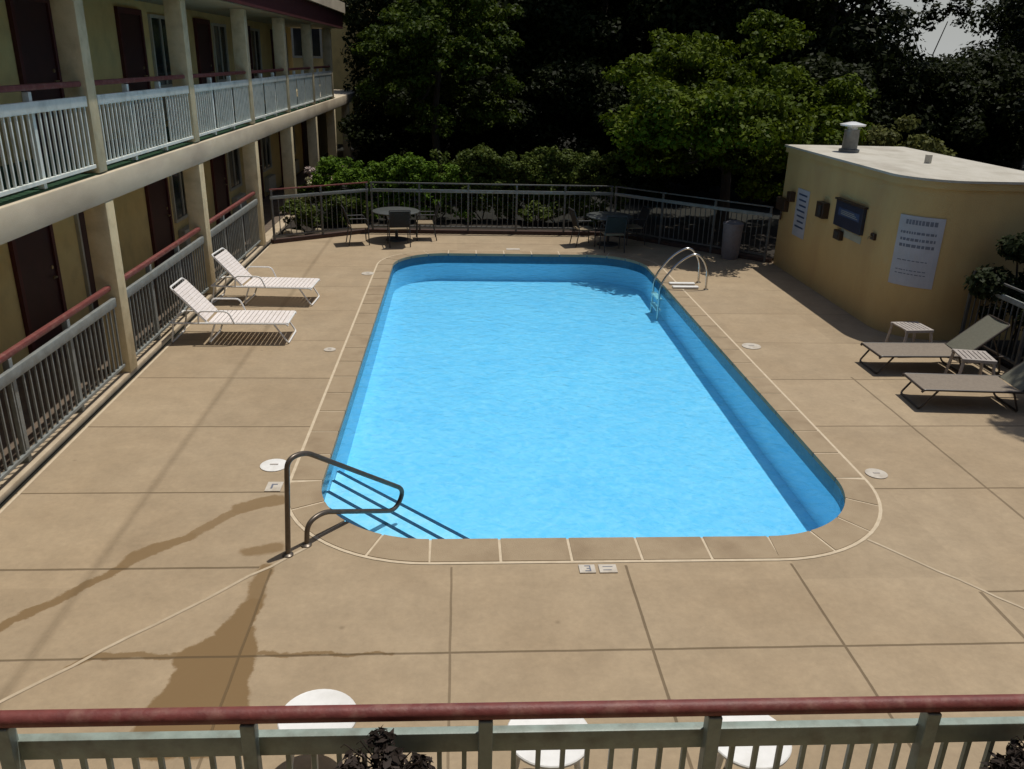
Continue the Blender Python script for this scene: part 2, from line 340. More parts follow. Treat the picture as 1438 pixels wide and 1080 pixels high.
# ------------------------------------------------------------------ foliage
def leaves(name, blobs, n, size, m, parent=None, seed=1, shell=.55, flat=.35, aspect=.62):
    rng = np.random.default_rng(seed)
    B = np.array(blobs, float)
    w = (B[:, 3] * B[:, 4] * B[:, 5]) ** (2 / 3); w /= w.sum()
    idx = rng.choice(len(B), n, p=w)
    d = rng.normal(size=(n, 3)); d /= np.linalg.norm(d, axis=1)[:, None]
    rad = shell + (1 - shell) * rng.random(n) ** .6
    rad = np.where(rng.random(n) < .04, rad * 1.12, rad)
    P = B[idx, :3] + d * B[idx, 3:6] * rad[:, None]
    nn = d * .7 + rng.normal(size=(n, 3)) * .6 + np.array([0, 0, flat + .4]); nn /= np.linalg.norm(nn, axis=1)[:, None]
    a = np.cross(nn, rng.normal(size=(n, 3))); a /= np.linalg.norm(a, axis=1)[:, None]
    b = np.cross(nn, a)
    s = size * (.6 + .8 * rng.random(n))[:, None]
    V = np.empty((n, 4, 3)); V[:, 0] = P - a * s; V[:, 1] = P + b * s * aspect + a * s * .15; V[:, 2] = P + a * s - nn * s * .25; V[:, 3] = P - b * s * aspect + a * s * .15
    me = bpy.data.meshes.new(name)
    me.vertices.add(4 * n); me.vertices.foreach_set('co', V.reshape(-1).astype(np.float32))
    me.loops.add(4 * n); me.loops.foreach_set('vertex_index', np.arange(4 * n, dtype=np.int32))
    me.polygons.add(n); me.polygons.foreach_set('loop_start', np.arange(0, 4 * n, 4, dtype=np.int32))
    me.update(calc_edges=True); me.validate()
    me.materials.append(m)
    o = bpy.data.objects.new(name, me); C.objects.link(o)
    if parent is not None: o.parent = parent
    return o
def clumps(c, r, k, cr, seed, low=-.5):
    rg = random.Random(seed); out = []
    while len(out) < k:
        d = Vector((rg.gauss(0, 1), rg.gauss(0, 1), rg.gauss(0, 1))).normalized()
        if d.z < low: continue
        q = rg.uniform(.45, 1.0)
        s = cr * rg.uniform(.6, 1.35)
        out.append((c[0] + d.x * r[0] * q, c[1] + d.y * r[1] * q, c[2] + d.z * r[2] * q, s, s, s * rg.uniform(.55, .8)))
    return out
def lobes(c, r, k, lr, sub, cr, seed, low=-.6, flat=.45):
    rg = random.Random(seed); out = []
    for (x, y, z, a, b, d) in clumps(c, r, k, lr, seed, low):
        for i in range(sub):
            v = Vector((rg.gauss(0, 1), rg.gauss(0, 1), rg.gauss(0, 1))).normalized() * rg.uniform(.5, 1.0)
            droop = -.25 * (v.x * v.x + v.y * v.y) * a
            q = cr * rg.uniform(.7, 1.3)
            out.append((x + v.x * a, y + v.y * a, z + v.z * a * flat + droop, q, q, q * .6))
    return out
def trunk_mesh(h, r, crown, seed, nb=6, base=(0, 0, 0)):
    rg = random.Random(seed); mb = MB()
    pts = []; rad = []
    for i in range(6):
        t = i / 5; pts.append((base[0] + rg.uniform(-1, 1) * .04 * h * t, base[1] + rg.uniform(-1, 1) * .04 * h * t, h * t)); rad.append(r * (1.25 if i == 0 else 1 - .65 * t))
    mb.tube(pts, rad, 9)
    for i in range(nb):
        t = rg.uniform(.4, .95); k = min(int(t * 5), 4); p = Vector(pts[k]).lerp(Vector(pts[k + 1]), t * 5 - k)
        tgt = Vector(crown[rg.randrange(len(crown))][:3]); mid = p.lerp(tgt, .5) + Vector((0, 0, -.1 * h * rg.random()))
        mb.tube([p, mid, tgt], r * .4, 6, r1=r * .08)
    return mb

# ------------------------------------------------------------------ ground, pool, deck
def rrect(x0, x1, y0, y1, r, k=14):
    out = []
    for cx, cy, a0 in ((x1 - r, y1 - r, 0), (x0 + r, y1 - r, 90), (x0 + r, y0 + r, 180), (x1 - r, y0 + r, 270)):
        for i in range(k + 1):
            a = R(a0 + 90 * i / k); out.append((cx + r * math.cos(a), cy + r * math.sin(a)))
    return out
PX0, PX1, PY0, PY1, PR = -1.45, 4.12, 6.70, 18.88, 1.18
inner = rrect(PX0, PX1, PY0, PY1, PR)
outer = rrect(PX0 - .35, PX1 + .33, PY0 - .40, PY1 + .36, PR + .36)

def sheet_with_hole(name, outer_poly, hole, z, m):
    bm = bmesh.new()
    def loop(p):
        vs = [bm.verts.new((x, y, z)) for x, y in p]
        return [bm.edges.new((vs[i], vs[(i + 1) % len(vs)])) for i in range(len(vs))]
    e = loop(outer_poly) + loop(hole)
    bmesh.ops.triangle_fill(bm, use_beauty=True, use_dissolve=False, edges=e)
    for f in bm.faces:
        if f.normal.z < 0: f.normal_flip()
    me = bpy.data.meshes.new(name); bm.to_mesh(me); bm.free(); me.materials.append(m)
    o = bpy.data.objects.new(name, me); C.objects.link(o); return o
DX0, DX1, DY0, DY1 = -4.46, 12.0, -3.0, 22.6
drect = [(DX0, DY0), (DX1, DY0), (DX1, DY1), (DX0, DY1)]
tag(sheet_with_hole('pool_deck', drect, rrect(PX0 - .02, PX1 + .02, PY0 - .02, PY1 + .02, PR), 0.0, M['deck']), kind='structure')
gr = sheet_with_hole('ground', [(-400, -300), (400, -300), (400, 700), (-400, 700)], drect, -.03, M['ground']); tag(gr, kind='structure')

# basin: walls and a gently sloping floor
def zf(y): return -.74 + .12 * (y - PY0) / (PY1 - PY0)
mb = MB(); n = len(inner)
vs = [(x, y, -.21) for x, y in inner] + [(x, y, zf(y)) for x, y in inner]
mb.add(vs, [(i, i + n, (i + 1) % n + n, (i + 1) % n) for i in range(n)] + [tuple(range(n, 2 * n))])
basin = tag(mb.build('pool_basin', M['plaster']), kind='structure')
mb = MB(); tin = rrect(PX0 + .004, PX1 - .004, PY0 + .004, PY1 - .004, PR)
vs = [(x, y, -.004) for x, y in tin] + [(x, y, -.22) for x, y in tin]
mb.add(vs, [(i, i + n, (i + 1) % n + n, (i + 1) % n) for i in range(n)])
mb.build('waterline_tile', M['tile'], basin)
mb = MB(); mb.add([(x, y, -.15) for x, y in tin], [tuple(range(n))]); tag(mb.build('pool_water', M['water']), kind='structure')
# coping: mortar bed and separate stones on it
cop = MB()
k = len(outer); cop.add([(x, y, .005) for x, y in outer] + [(x, y, .005) for x, y in inner], [(i, (i + 1) % k, (i + 1) % k + k, i + k) for i in range(k)])
cop.add([(x, y, .005) for x, y in inner] + [(x, y, -.03) for x, y in inner], [(i, (i + 1) % k, (i + 1) % k + k, i + k) for i in range(k)])
coping = tag(cop.build('pool_coping', M['mortar']), kind='structure')
def resample(poly, N_):
    pts = [Vector((x, y)) for x, y in poly]; pts.append(pts[0]); ds = [0]
    for a, b in zip(pts, pts[1:]): ds.append(ds[-1] + (b - a).length)
    return pts, ds
def at(pts, ds, s):
    s = s % ds[-1]
    for i in range(len(ds) - 1):
        if ds[i + 1] >= s:
            t = (s - ds[i]) / max(1e-9, ds[i + 1] - ds[i]); return pts[i].lerp(pts[i + 1], t)
st = MB(); grout = .026
def stone(a_in, a_out, b_in, b_out, nsub, arc=None): pass
def add_stone(ins, outs):
    ins = [Vector(p) for p in ins]; outs = [Vector(p) for p in outs]
    q = len(ins)
    # pull outer edge in to leave the pale caulk line
    o2 = [o + (i - o).normalized() * .036 for i, o in zip(ins, outs)]
    i2 = [i + (i - o).normalized() * .008 for i, o in zip(ins, outs)]
    def sh(p, tow, d): return p + (tow - p).normalized() * d
    i2[0] = sh(i2[0], i2[1], grout * .5); i2[-1] = sh(i2[-1], i2[-2], grout * .5); o2[0] = sh(o2[0], o2[1], grout * .5); o2[-1] = sh(o2[-1], o2[-2], grout * .5)
    z = .011 + random.uniform(-.001, .001)
    vs = [(p.x, p.y, z) for p in i2] + [(p.x, p.y, z) for p in o2] + [(p.x, p.y, -.045) for p in i2] + [(p.x, p.y, .001) for p in o2]
    fs = []
    for i in range(q - 1):
        fs += [(i, i + 1, q + i + 1, q + i), (i, 2 * q + i, 2 * q + i + 1, i + 1), (q + i, q + i + 1, 3 * q + i + 1, 3 * q + i)]
    fs += [(0, q, 3 * q, 2 * q), (q - 1, 3 * q - 1, 4 * q - 1, 2 * q - 1)]
    st.add(vs, fs)
def lin(a, b, t): return (a[0] + (b[0] - a[0]) * t, a[1] + (b[1] - a[1]) * t)
OX0, OX1, OY0, OY1 = PX0 - .35, PX1 + .33, PY0 - .40, PY1 + .36
RO = PR + .36
xs = list(np.linspace(PX0 + PR, PX1 - PR, 6)); 
for a, b in zip(xs, xs[1:]):
    add_stone([(a, PY0), (b, PY0)], [(a, OY0), (b, OY0)]); add_stone([(b, PY1), (a, PY1)], [(b, OY1), (a, OY1)])
ys = list(np.linspace(PY0 + PR, PY1 - PR, 17))
for a, b in zip(ys, ys[1:]):
    add_stone([(PX0, b), (PX0, a)], [(OX0, b), (OX0, a)]); add_stone([(PX1, a), (PX1, b)], [(OX1, a), (OX1, b)])
for ci, (cx, cy, ox, oy, a0) in enumerate(((PX1 - PR, PY1 - PR, OX1 - RO, OY1 - RO, 0), (PX0 + PR, PY1 - PR, OX0 + RO, OY1 - RO, 90), (PX0 + PR, PY0 + PR, OX0 + RO, OY0 + RO, 180), (PX1 - PR, PY0 + PR, OX1 - RO, OY0 + RO, 270))):
    for q in range(4):
        aa = [R(a0 + 90 * (q + j / 5) / 4) for j in range(6)]
        add_stone([(cx + PR * math.cos(a), cy + PR * math.sin(a)) for a in aa], [(ox + RO * math.cos(a), oy + RO * math.sin(a)) for a in aa])
st.build('coping_stones', M['coping'], coping)
# faint caulk lines running off the two near corners (thin strips let into the deck)
def strip(name, pts, w, z, m, kind='structure'):
    mb = MB(); P = [Vector((x, y)) for x, y in pts]; vs = []
    for i, p in enumerate(P):
        t = (P[min(i + 1, len(P) - 1)] - P[max(i - 1, 0)]).normalized(); nrm = Vector((-t.y, t.x)) * w / 2
        vs += [(p.x + nrm.x, p.y + nrm.y, z), (p.x - nrm.x, p.y - nrm.y, z)]
    mb.add(vs, [(2 * i, 2 * i + 1, 2 * i + 3, 2 * i + 2) for i in range(len(P) - 1)])
    o = mb.build(name, m); tag(o, kind=kind); return o
def wob(a, b, k=14, amp=.012):
    rg = random.Random(3); return [(a[0] + (b[0] - a[0]) * i / k + rg.uniform(-amp, amp), a[1] + (b[1] - a[1]) * i / k + rg.uniform(-amp, amp)) for i in range(k + 1)]
strip('deck_caulk_line', wob((-1.36, 6.62), (-3.4, 4.43)), .03, .004, M['faintcaulk'])
strip('deck_caulk_line', wob((3.9, 6.64), (5.3, 4.8)), .026, .004, M['faintcaulk'])
strip('deck_caulk_line', [(-4.425, 4), (-4.43, 12), (-4.44, 19.4)], .03, .004, M['mortar'])

# steps fanned across the near left corner, dark tiled nosings
for i, (dist, z) in enumerate(((.73, -.185), (1.02, -.25), (1.29, -.32), (1.56, -.40))):
    # line perpendicular to (.64,.77) through the corner region
    ux, uy = .7071, .7071
    cxn, cyn = PX0, PY0
    def onp(p): return (p[0] - cxn) * ux + (p[1] - cyn) * uy
    d0 = dist
    poly = [p for p in inner if onp(p) < d0]
    # clip polygon with half-plane
    out = []
    for a, b in zip(inner, inner[1:] + inner[:1]):
        da, db = onp(a) - d0, onp(b) - d0
        if da <= 0: out.append(a)
        if (da < 0) != (db < 0): t = da / (da - db); out.append(lin(a, b, t))
    ins = [(x + (0.006 if x < PX0 + .02 else 0), y + (.006 if y < PY0 + .02 else 0)) for x, y in out]
    mb = MB(); mb.prism(ins, zf(8) - .02 + .001 * i, z); mb.build('corner_step', M['step'], basin)
    # nosing along the clip edge
    cr = [p for p in out if abs(onp(p) - d0) < 1e-6]
    a, b = Vector(cr[0]).to_3d(), Vector(cr[1]).to_3d()
    dirv = (b - a).normalized(); nrm = Vector((ux, uy, 0))
    a = a + dirv * .03; b = b - dirv * .03
    mb = MB(); q = [a - nrm * .035, b - nrm * .035, b + nrm * .006, a + nrm * .006]
    mb.add([(p.x, p.y, z + .006) for p in q] + [(p.x, p.y, z - .04) for p in q], [(0, 1, 2, 3), (3, 2, 6, 7), (0, 4, 5, 1), (0, 3, 7, 4), (1, 5, 6, 2)])
    mb.build('step_nosing', M['nosing'], basin)

# planting beds and curb beyond the fence
mb = MB(); mb.prism([(-4.44, 19.95), (-2.3, 21.45), (3.95, 21.45), (7.0, 18.6), (7.0, 18.5), (11.9, 18.5), (11.9, 22.55), (-4.44, 22.55)], .001, .05)
tag(mb.build('planting_bed', M['soil']), kind='structure')
mb = MB(); mb.prism([(8.3, 6.0), (11.9, 6.0), (11.9, 12.6), (8.3, 12.6)], .001, .05); tag(mb.build('planting_bed', M['soil']), kind='structure')
mb = MB()
for a, b in (((-4.4, 19.72), (-2.3, 21.2)), ((-2.3, 21.2), (3.92, 21.2)), ((3.92, 21.2), (7.05, 18.3))):
    v = (Vector(b) - Vector(a)); L_ = v.length; T = Matrix.Translation((a[0], a[1], 0)) @ Matrix.Rotation(math.atan2(v.y, v.x), 4, 'Z')
    mb.box(0.0, L_, -.04, .14, .001, .085, T)
tag(mb.build('bed_curb', M['mulch']), kind='structure')
# wooded rise behind
mb = MB(); gx, gy = 40, 22; vs = []
rg = random.Random(5)
for j in range(gy + 1):
    for i in range(gx + 1):
        x = -90 + 200 * i / gx; y = 33 + 120 * j / gy
        t = min(1, max(0, (y - 36) / 40)); h = 4.6 * t * t * (3 - 2 * t)
        vs.append((x, y, -.06 + h + (rg.uniform(-.3, .3) if j > 1 else 0)))
mb.add(vs, [(j * (gx + 1) + i, j * (gx + 1) + i + 1, (j + 1) * (gx + 1) + i + 1, (j + 1) * (gx + 1) + i) for j in range(gy) for i in range(gx)])
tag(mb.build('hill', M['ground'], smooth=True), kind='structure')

# ------------------------------------------------------------------ railings
def rail_run(root, L_, zt, posts, mats, sp=.125, bot=.17, postz0=0.0, hr=.085, height_beam=.12, bw=.012, bo=0.0, rnd=False, bdrop=0.0, pw=.035):
    """railing along local +x from 0 to L_, root at its base"""
    mred, mbeam, mbal, mpost = mats
    if rnd: MB().tube([(0, 0, zt - hr / 2), (L_, 0, zt - hr / 2)], hr / 2, 20).build('handrail', mred, root, True)
    else: MB().bbox(0, L_, -hr * .53, hr * .53, zt - hr, zt, hr * .3).build('handrail', mred, root, True)
    b1 = zt - .165 - bdrop
    MB().bbox(0, L_, bo - .026, bo + .026, b1 - height_beam, b1, .006).build('top_beam', mbeam, root, True)
    MB().bbox(0, L_, bo - .02, bo + .02, bot, bot + .04, .005).build('bottom_rail', mbal, root)
    mb = MB(); nb = int(L_ / sp)
    for i in range(nb):
        x = (i + .5) * L_ / nb
        if any(abs(x - p) < .06 for p in posts): continue
        mb.box(x - bw, x + bw, bo - bw, bo + bw, bot + .035, b1 - height_beam + .003)
    mb.build('baluster_row', mbal, root)
    for p in posts: MB().bbox(p - pw, p + pw, -pw - .001, pw + .001, postz0, zt - hr + .004, .006).build('post', mpost, root)

# --- near railing at the bottom of the picture
nr = empty('pool_railing', (-3.4, 3.2, 0)); nr.rotation_euler = (0, 0, R(-.4))
tag(nr, 'red topped railing with balusters coloured dark for shade nearest the viewer, along the bottom of the photo', 'railing')
MR = (M['redrail'], M['railshaded'], M['railshaded'], M['railshaded'])
rail_run(nr, 7.6, 1.285, [1.25, 2.39, 3.53, 4.66, 5.77, 6.9], MR, sp=.123, hr=.08, bo=.045, rnd=True, bdrop=.03)

# --- far fence: three runs
def run(a, b, zt, nposts, mats, label, sp=.13):
    v = Vector(b) - Vector(a); e = empty('fence_run', (a[0], a[1], 0), math.atan2(v.y, v.x)); L_ = v.length
    tag(e, label, 'fence', 'fence around the far end of the pool deck')
    rail_run(e, L_, zt, [L_ * i / (nposts - 1) if 0 < i < nposts - 1 else (.04 if i == 0 else L_ - .04) for i in range(nposts)], mats, sp, .15, hr=.034, bw=.008, height_beam=.075, pw=.024)
    return e
MF = (M['fencegrey'], M['raildark'], M['fencegrey'], M['fencegrey'])
MFL = (M['redrail'], M['raildark'], M['fencegrey'], M['fencegrey'])
run((-4.40, 19.72), (-2.3, 21.2), 1.27, 3, MFL, 'short angled fence run between the yellow column and the far fence')
run((-2.25, 21.2), (3.88, 21.2), 1.27, 6, MF, 'straight grey metal fence run across the far end of the pool')
run((3.92, 21.18), (6.98, 18.32), 1.27, 4, MF, 'shaded fence run angling from the far fence to the pump house')
run((8.22, 12.6), (8.22, 6.6), 1.22, 5, MF, 'dark fence run behind the taupe loungers at the right edge')

# ------------------------------------------------------------------ motel building
bld = empty('motel_building', (-6.0, 10, 0))
tag(bld, 'two storey yellow motel wing with maroon doors and white balcony railings on the left', 'building')
def bp_(mb, name, m, parent=None, smooth=False):
    o = mb.build(name, m, parent or bld, smooth)
    if parent is None: o.location = (6.0, -10, 0)
    return o
Y0B, Y1B, YU = 2.5, 40.2, 32.3
wm = MB(); wm.box(-6.4, -6.0, Y0B, Y1B, -.02, 2.9); wm.box(-6.4, -6.0, Y0B, YU, 2.9, 5.05); bp_(wm, 'wall', M['wall'])
bp_(MB().box(-9.5, -6.41, Y0B, YU, -.02, 5.05), 'rear_block', M['wall'])
sl = MB(); sl.bbox(-5.99, -4.50, Y0B, Y1B, 2.37, 2.715, .02)
bp_(sl, 'balcony_slab', M['fascia'], smooth=True)
bp_(MB().box(-5.98, -4.56, Y0B, YU, 2.718, 2.735), 'walkway_carpet', M['carpet'])
bp_(MB().box(-5.99, -4.80, Y0B, Y1B, -.02, .055), 'ground_walkway', M['walk'])
bp_(MB().bbox(-4.79, -4.52, Y0B, Y1B, -.02, .06, .015), 'walkway_curb', M['faintcaulk'], smooth=True)
rf = bp_(MB().box(-10, -4.2, Y0B - .3, YU + .25, 5.055, 5.56), 'roof', M['maroon'])
MB().box(-10.0, -4.1, Y0B - .35, YU + .3, 5.563, 5.9).build('roof_edge', M['fascia'], rf)
MB().box(-5.98, -4.26, Y0B - .2, YU + .2, 5.035, 5.053).build('soffit', M['soffit'], rf)
colY = [6.9, 11.06, 15.12, 19.32, 23.45, 27.55, 31.62, 35.7, 39.7]
for y in colY:
    bp_(MB().bbox(-4.80, -4.505, y - .12, y + .14, .058, 2.372, .012), 'column', M['column'], smooth=True)
    if y < 33: bp_(MB().bbox(-4.80, -4.52, y - .12, y + .14, 2.736, 5.033, .012), 'column', M['column'], smooth=True)
# upper railings, one per bay
MU = (M['maroon'], M['railwhite'], M['railwhite'], M['railwhite'])
MUr = (M['redrail'], M['railwhite'], M['railwhite'], M['railwhite'])
for y0, y1 in zip(colY[:7], colY[1:7]):
    e = MB().bbox(0, y1 - y0 - .3, -.034, .034, 1.045, 1.11, .02).build('balcony_railing', M['redrail'], bld, True)
    e.location = (-4.60 + 6.0, y0 + .16 - 10, 2.715); e.rotation_euler = (0, 0, R(90))
    L_ = y1 - y0 - .32
    MB().bbox(0, L_, -.075, -.025, .82, .94, .008).build('top_beam', M['railwhite'], e, True)
    MB().bbox(0, L_, -.07, -.03, .09, .135, .005).build('bottom_rail', M['railwhite'], e)
    ps = [L_ * .31, L_ * .66]
    mb = MB(); nb = int(L_ / .125)
    for i in range(nb):
        x = (i + .5) * L_ / nb
        if min(abs(x - p) for p in ps) > .06: mb.box(x - .013, x + .013, -.062, -.038, .13, .823)
    mb.build('baluster_row', M['railwhite'], e)
    for p in ps: MB().bbox(p - .035, p + .035, -.036, .036, .022, 1.035, .006).build('post', M['railwhite'], e)
# doors and windows
def door(y, z0, w=1.0, m='door', h=2.05, narrow=False):
    d = MB().box(0, .03, 0, w, 0, h).build('door', M[m], bld); d.location = (-6.0 + 6.001, y - 10, z0)
    fr = MB(); fr.box(0, .06, -.09, -.002, 0, h + .1); fr.box(0, .06, w + .002, w + .09, 0, h + .1); fr.box(0, .06, -.001, w + .001, h + .002, h + .1)
    fr.build('frame', M['maroon'], d)
    hd = MB(); hd.tube([(.03, w - .09, 1.0), (.085, w - .09, 1.0), (.085, w - .2, 1.0)], .012, 6); hd.tube([(.03, w - .09, 1.14), (.045, w - .09, 1.14)], .028, 10)
    hd.build('handle', M['brass'], d)
def window(y, z0, w=1.2, h=1.35):
    f = MB(); f.box(0, .05, 0, .06, 0, h); f.box(0, .05, w - .06, w, 0, h); f.box(0, .05, .061, w - .061, 0, .06); f.box(0, .05, .061, w - .061, h - .06, h); f.box(.003, .045, w / 2 - .02, w / 2 + .02, .061, h - .061)
    wn = f.build('window', M['frame'], bld); wn.location = (-6.0 + 6.001, y - 10, z0)
    MB().box(.012, .018, .061, w - .061, .061, h - .061).build('pane', M['glass'], wn)
    MB().box(-.0005, .008, .061, w - .061, .061, h - .061).build('curtain', M['curtain'], wn)
    ac = MB(); ac.bbox(0, .16, w * .12, w * .88, -.62, -.18, .02); ac.build('air_conditioner', M['frame'], wn)
for y in (8.4, 12.47, 16.2, 20.75, 24.8, 28.9): door(y, 2.735)
for y in (17.75, 22.1, 25.9, 30.0, 9.6): window(y, 2.735 + .75)
for y in (7.3, 11.38, 16.5, 20.95, 24.9, 29.0, 33.2): door(y, .055)
for y in (17.85, 22.3, 26.2, 30.3): window(y, .055 + .75)
# narrow maroon downpipe / utility door beside the first ground floor door
d = MB().box(0, .03, 0, .3, 0, 2.2).build('utility_door', M['door'], bld); d.location = (.001, 13.38 - 10, .055)
MB().box(0, .05, -.06, -.002, 0, 2.25).build('frame', M['frame'], d)
# wall lamp pieces by the doors upstairs
# ground-level railings along the deck, each bay a thing of its own
lab = ['ground floor railing bay nearest the viewer beside the first yellow column at left', 'ground floor railing bay behind the nearer white lounger', 'ground floor railing bay behind the farther white lounger', ]
for (y0, y1), l_ in zip(list(zip(colY, colY[1:]))[:3], lab):
    L_ = y1 - y0 - .30
    e = empty('motel_railing', (-4.62, y0 + .155, .06), R(90)); tag(e, l_, 'railing', 'red topped railings along the ground floor walkway')
    rail_run(e, L_, 1.235, [L_ * .31, L_ * .66], (M['redrail'], M['raildark'], M['raildark'], M['raildark']), .125, .10, hr=.07, bw=.010, bo=-.045)

# the wing the photograph is taken from: its balcony, wall and roof are unseen, added to block sky light from the near railing
nw = empty('viewer_wing', (1, -1.5, 0)); tag(nw, 'unseen yellow motel wing added behind the near railing to block sky light', 'building')
MB().box(-9, 13, -.3, 0, -.02, 5.05).build('wall', M['wall'], nw)
MB().bbox(-5.3, 13, .01, 1.9, 2.37, 2.715, .02).build('balcony_slab', M['fascia'], nw, True)
MB().box(-5, 13, -3, 2.6, 5.055, 5.56).build('roof', M['maroon'], nw)
# far yellow wing behind the motel
fw = empty('far_wing', (-9, 46, 0)); tag(fw, 'taller yellow building partly hidden behind the trees beyond the motel roof', 'building')
MB().box(-4, 4.75, -4, 6, -.1, 7.4).build('wall', M['wall'], fw)
MB().box(-4.2, 5.0, -4.2, 6.2, 7.41, 7.7).build('roof', M['maroon'], fw)
w_ = MB().box(1.2, 2.6, -4.05, -4.003, 1.0, 2.4).build('window', M['frame'], fw); MB().box(1.3, 2.5, -4.06, -4.052, 1.1, 2.3).build('pane', M['glass'], w_)
w_ = MB().box(1.2, 2.6, -4.05, -4.003, 4.0, 5.4).build('window', M['frame'], fw); MB().box(1.3, 2.5, -4.06, -4.052, 4.1, 5.3).build('pane', M['glass'], w_)

# ------------------------------------------------------------------ pump house
ph = empty('pump_house', (8.4, 15.5, 0)); tag(ph, 'curved yellow pump house with flat pale roof at right of the pool', 'building')
def wallpoly(off=0.0):
    x0, x1, y0, y1, r = 7.12 - off, 9.62 + off, 12.72 - off, 18.25 + off, .85 + off
    out = [(x1, y0), (x1, y1), (x0, y1)]
    cx, cy = x0 + r, y0 + r
    for i in range(15):
        a = R(180 + 90 * i / 14); out.append((cx + r * math.cos(a), cy + r * math.sin(a)))
    return out
mb = MB(); mb.prism([(x - 8.4, y - 15.5) for x, y in wallpoly()], -.02, 2.46); mb.build('wall', M['pumpwall'], ph, True)
mb = MB(); mb.prism([(x - 8.4, y - 15.5) for x, y in wallpoly(.05)], 2.462, 2.57); rp_ = mb.build('roof', M['pumpwall'], ph, True)
mb = MB(); mb.prism([(x - 8.4, y - 15.5) for x, y in wallpoly(.08)], 2.572, 2.61); mb.build('roof_deck', M['roofgrav'], rp_, True)
mb = MB(); mb.lathe([(.06, 2.6), (.06, 2.76), (.0, 2.77)], (.1, -.4, 0), 12); mb.build('vent_pipe', M['roofgrav'], rp_)
# roof flue
fl = empty('roof_vent', (7.85, 16.95, 2.612)); tag(fl, 'grey cylindrical vent with bright metal cap on the pale pump house roof', 'vent')
MB().lathe([(.20, 0), (.20, .05), (.15, .06), (.145, .42), (.15, .43)], (0, 0, 0), 20).build('flue', M['galv'], fl, True)
MB().lathe([(.10, .43), (.10, .50), (.24, .50), (.25, .53), (.05, .58)], (0, 0, 0), 20).build('cap', M['capmetal'], fl, True)

# things fixed on the pump house wall (x = 7.12 face, facing -x)
def wallthing(name, y, z, w, h, t, m, label, cat, rz=0):
    o = MB().bbox(-t, -.001, -w / 2, w / 2, -h / 2, h / 2, min(.008, t * .3)).build(name, m); o.location = (7.12, y, z)
    tag(o, label, cat); return o
s1 = wallthing('wall_sign', 17.1, 1.33, .62, .98, .012, M['signwhite'], 'narrow pale sign board near the far end of the yellow wall', 'sign')
mb = MB()
for k_ in range(7): mb.box(-.015, -.0125, -.22 + .03 * (k_ % 2), .22 - .04 * (k_ % 3), .36 - .11 * k_, .395 - .11 * k_)
mb.build('lettering', M['boardblue'], s1)
nb_ = wallthing('notice_board', 14.83, 1.66, 1.12, .46, .07, M['board'], 'dark navy notice board on the middle of the yellow pump house wall', 'notice board')
MB().box(-.074, -.0705, -.46, .40, -.02, .12).build('blue_panel', M['boardblue'], nb_)
mb = MB(); 
for k_ in range(3): mb.box(-.077, -.0745, -.4 + .07 * k_, .28, .015 + .03 * k_, .025 + .03 * k_)
mb.build('lettering', M['paper'], nb_)
MB().bbox(-.09, -.001, -.60, .60, .235, .27, .006).build('hood', M['brownbox'], nb_)
wallthing('notice_paper', 14.72, 1.33, .82, .13, .006, M['paper'], 'pale paper strip under the navy notice board', 'notice')
b1_ = wallthing('utility_box', 18.05, 1.37, .5, .26, .11, M['brownbox'], 'dark brown utility box with a conduit below, farthest along the yellow wall', 'box')
MB().tube([(-.05, .02, -.13), (-.05, .02, -.34)], .022, 8).build('conduit', M['brownbox'], b1_)
wallthing('wall_lamp', 17.62, 1.60, .2, .2, .12, M['brownbox'], 'small dark lamp box above left of the narrow pale sign', 'lamp')
b2_ = wallthing('phone_box', 15.95, 1.60, .34, .30, .13, M['brownbox'], 'dark brown phone box between the pale sign and the notice board', 'box')
MB().bbox(-.17, -.131, -.11, -.02, -.12, .1, .01).build('handset', M['iron'], b2_)
b3_ = wallthing('outlet_box', 15.15, 1.27, .28, .17, .08, M['brownbox'], 'small dark outlet box under the navy notice board', 'box')
MB().bbox(-.09, -.081, -.08, .08, -.05, .06, .005).build('cover', M['iron'], b3_)
b4_ = wallthing('wall_tap', 13.85, 1.50, .14, .11, .05, M['brownbox'], 'small round dark tap fitting right of the notice board', 'tap')
MB().tube([(-.05, 0, 0), (-.11, 0, 0), (-.12, 0, -.05)], .014, 8).build('spout', M['brass'], b4_)
# big rules sign, bent round the curved corner as the wall is
rs = empty('rules_sign', (7.12 + .85, 12.72 + .85, 0)); tag(rs, 'large pale pool rules sign on the rounded corner of the yellow wall', 'sign')
def curved(a0, a1, z0, z1, r0, r1, k_=10):
    mb = MB(); vs = []
    for i in range(k_ + 1):
        a = R(a0 + (a1 - a0) * i / k_)
        for rr in (r0, r1):
            for z in (z0, z1): vs.append((rr * math.cos(a), rr * math.sin(a), z))
    fs = []
    for i in range(k_):
        o = 4 * i
        fs += [(o + 2, o + 3, o + 7, o + 6), (o, o + 4, o + 5, o + 1), (o + 1, o + 5, o + 7, o + 3), (o, o + 2, o + 6, o + 4)]
    fs += [(0, 1, 3, 2), (4 * k_, 4 * k_ + 2, 4 * k_ + 3, 4 * k_ + 1)]
    return mb.add(vs, fs)
A0, A1 = 203, 250
curved(A0, A1, .86, 2.0, .853, .866).build('board', M['signwhite'], rs)
ltr = MB()
rg = random.Random(4)
def letters(row_z, hgt, a0, a1, wmin, wmax, gap):
    a = a0; ltr = MB()
    while a < a1 - wmin:
        w = min(rg.uniform(wmin, wmax), a1 - a)
        c_ = curved(a, a + w, row_z - hgt / 2, row_z + hgt / 2, .8662, .868, 2); ltr.add(c_.v, c_.f); a += w + gap
    ltr.build('text_line', M['signink'], rs)
letters(1.90, .075, A0 + 8, A1 - 6, 2.2, 3.6, .9)
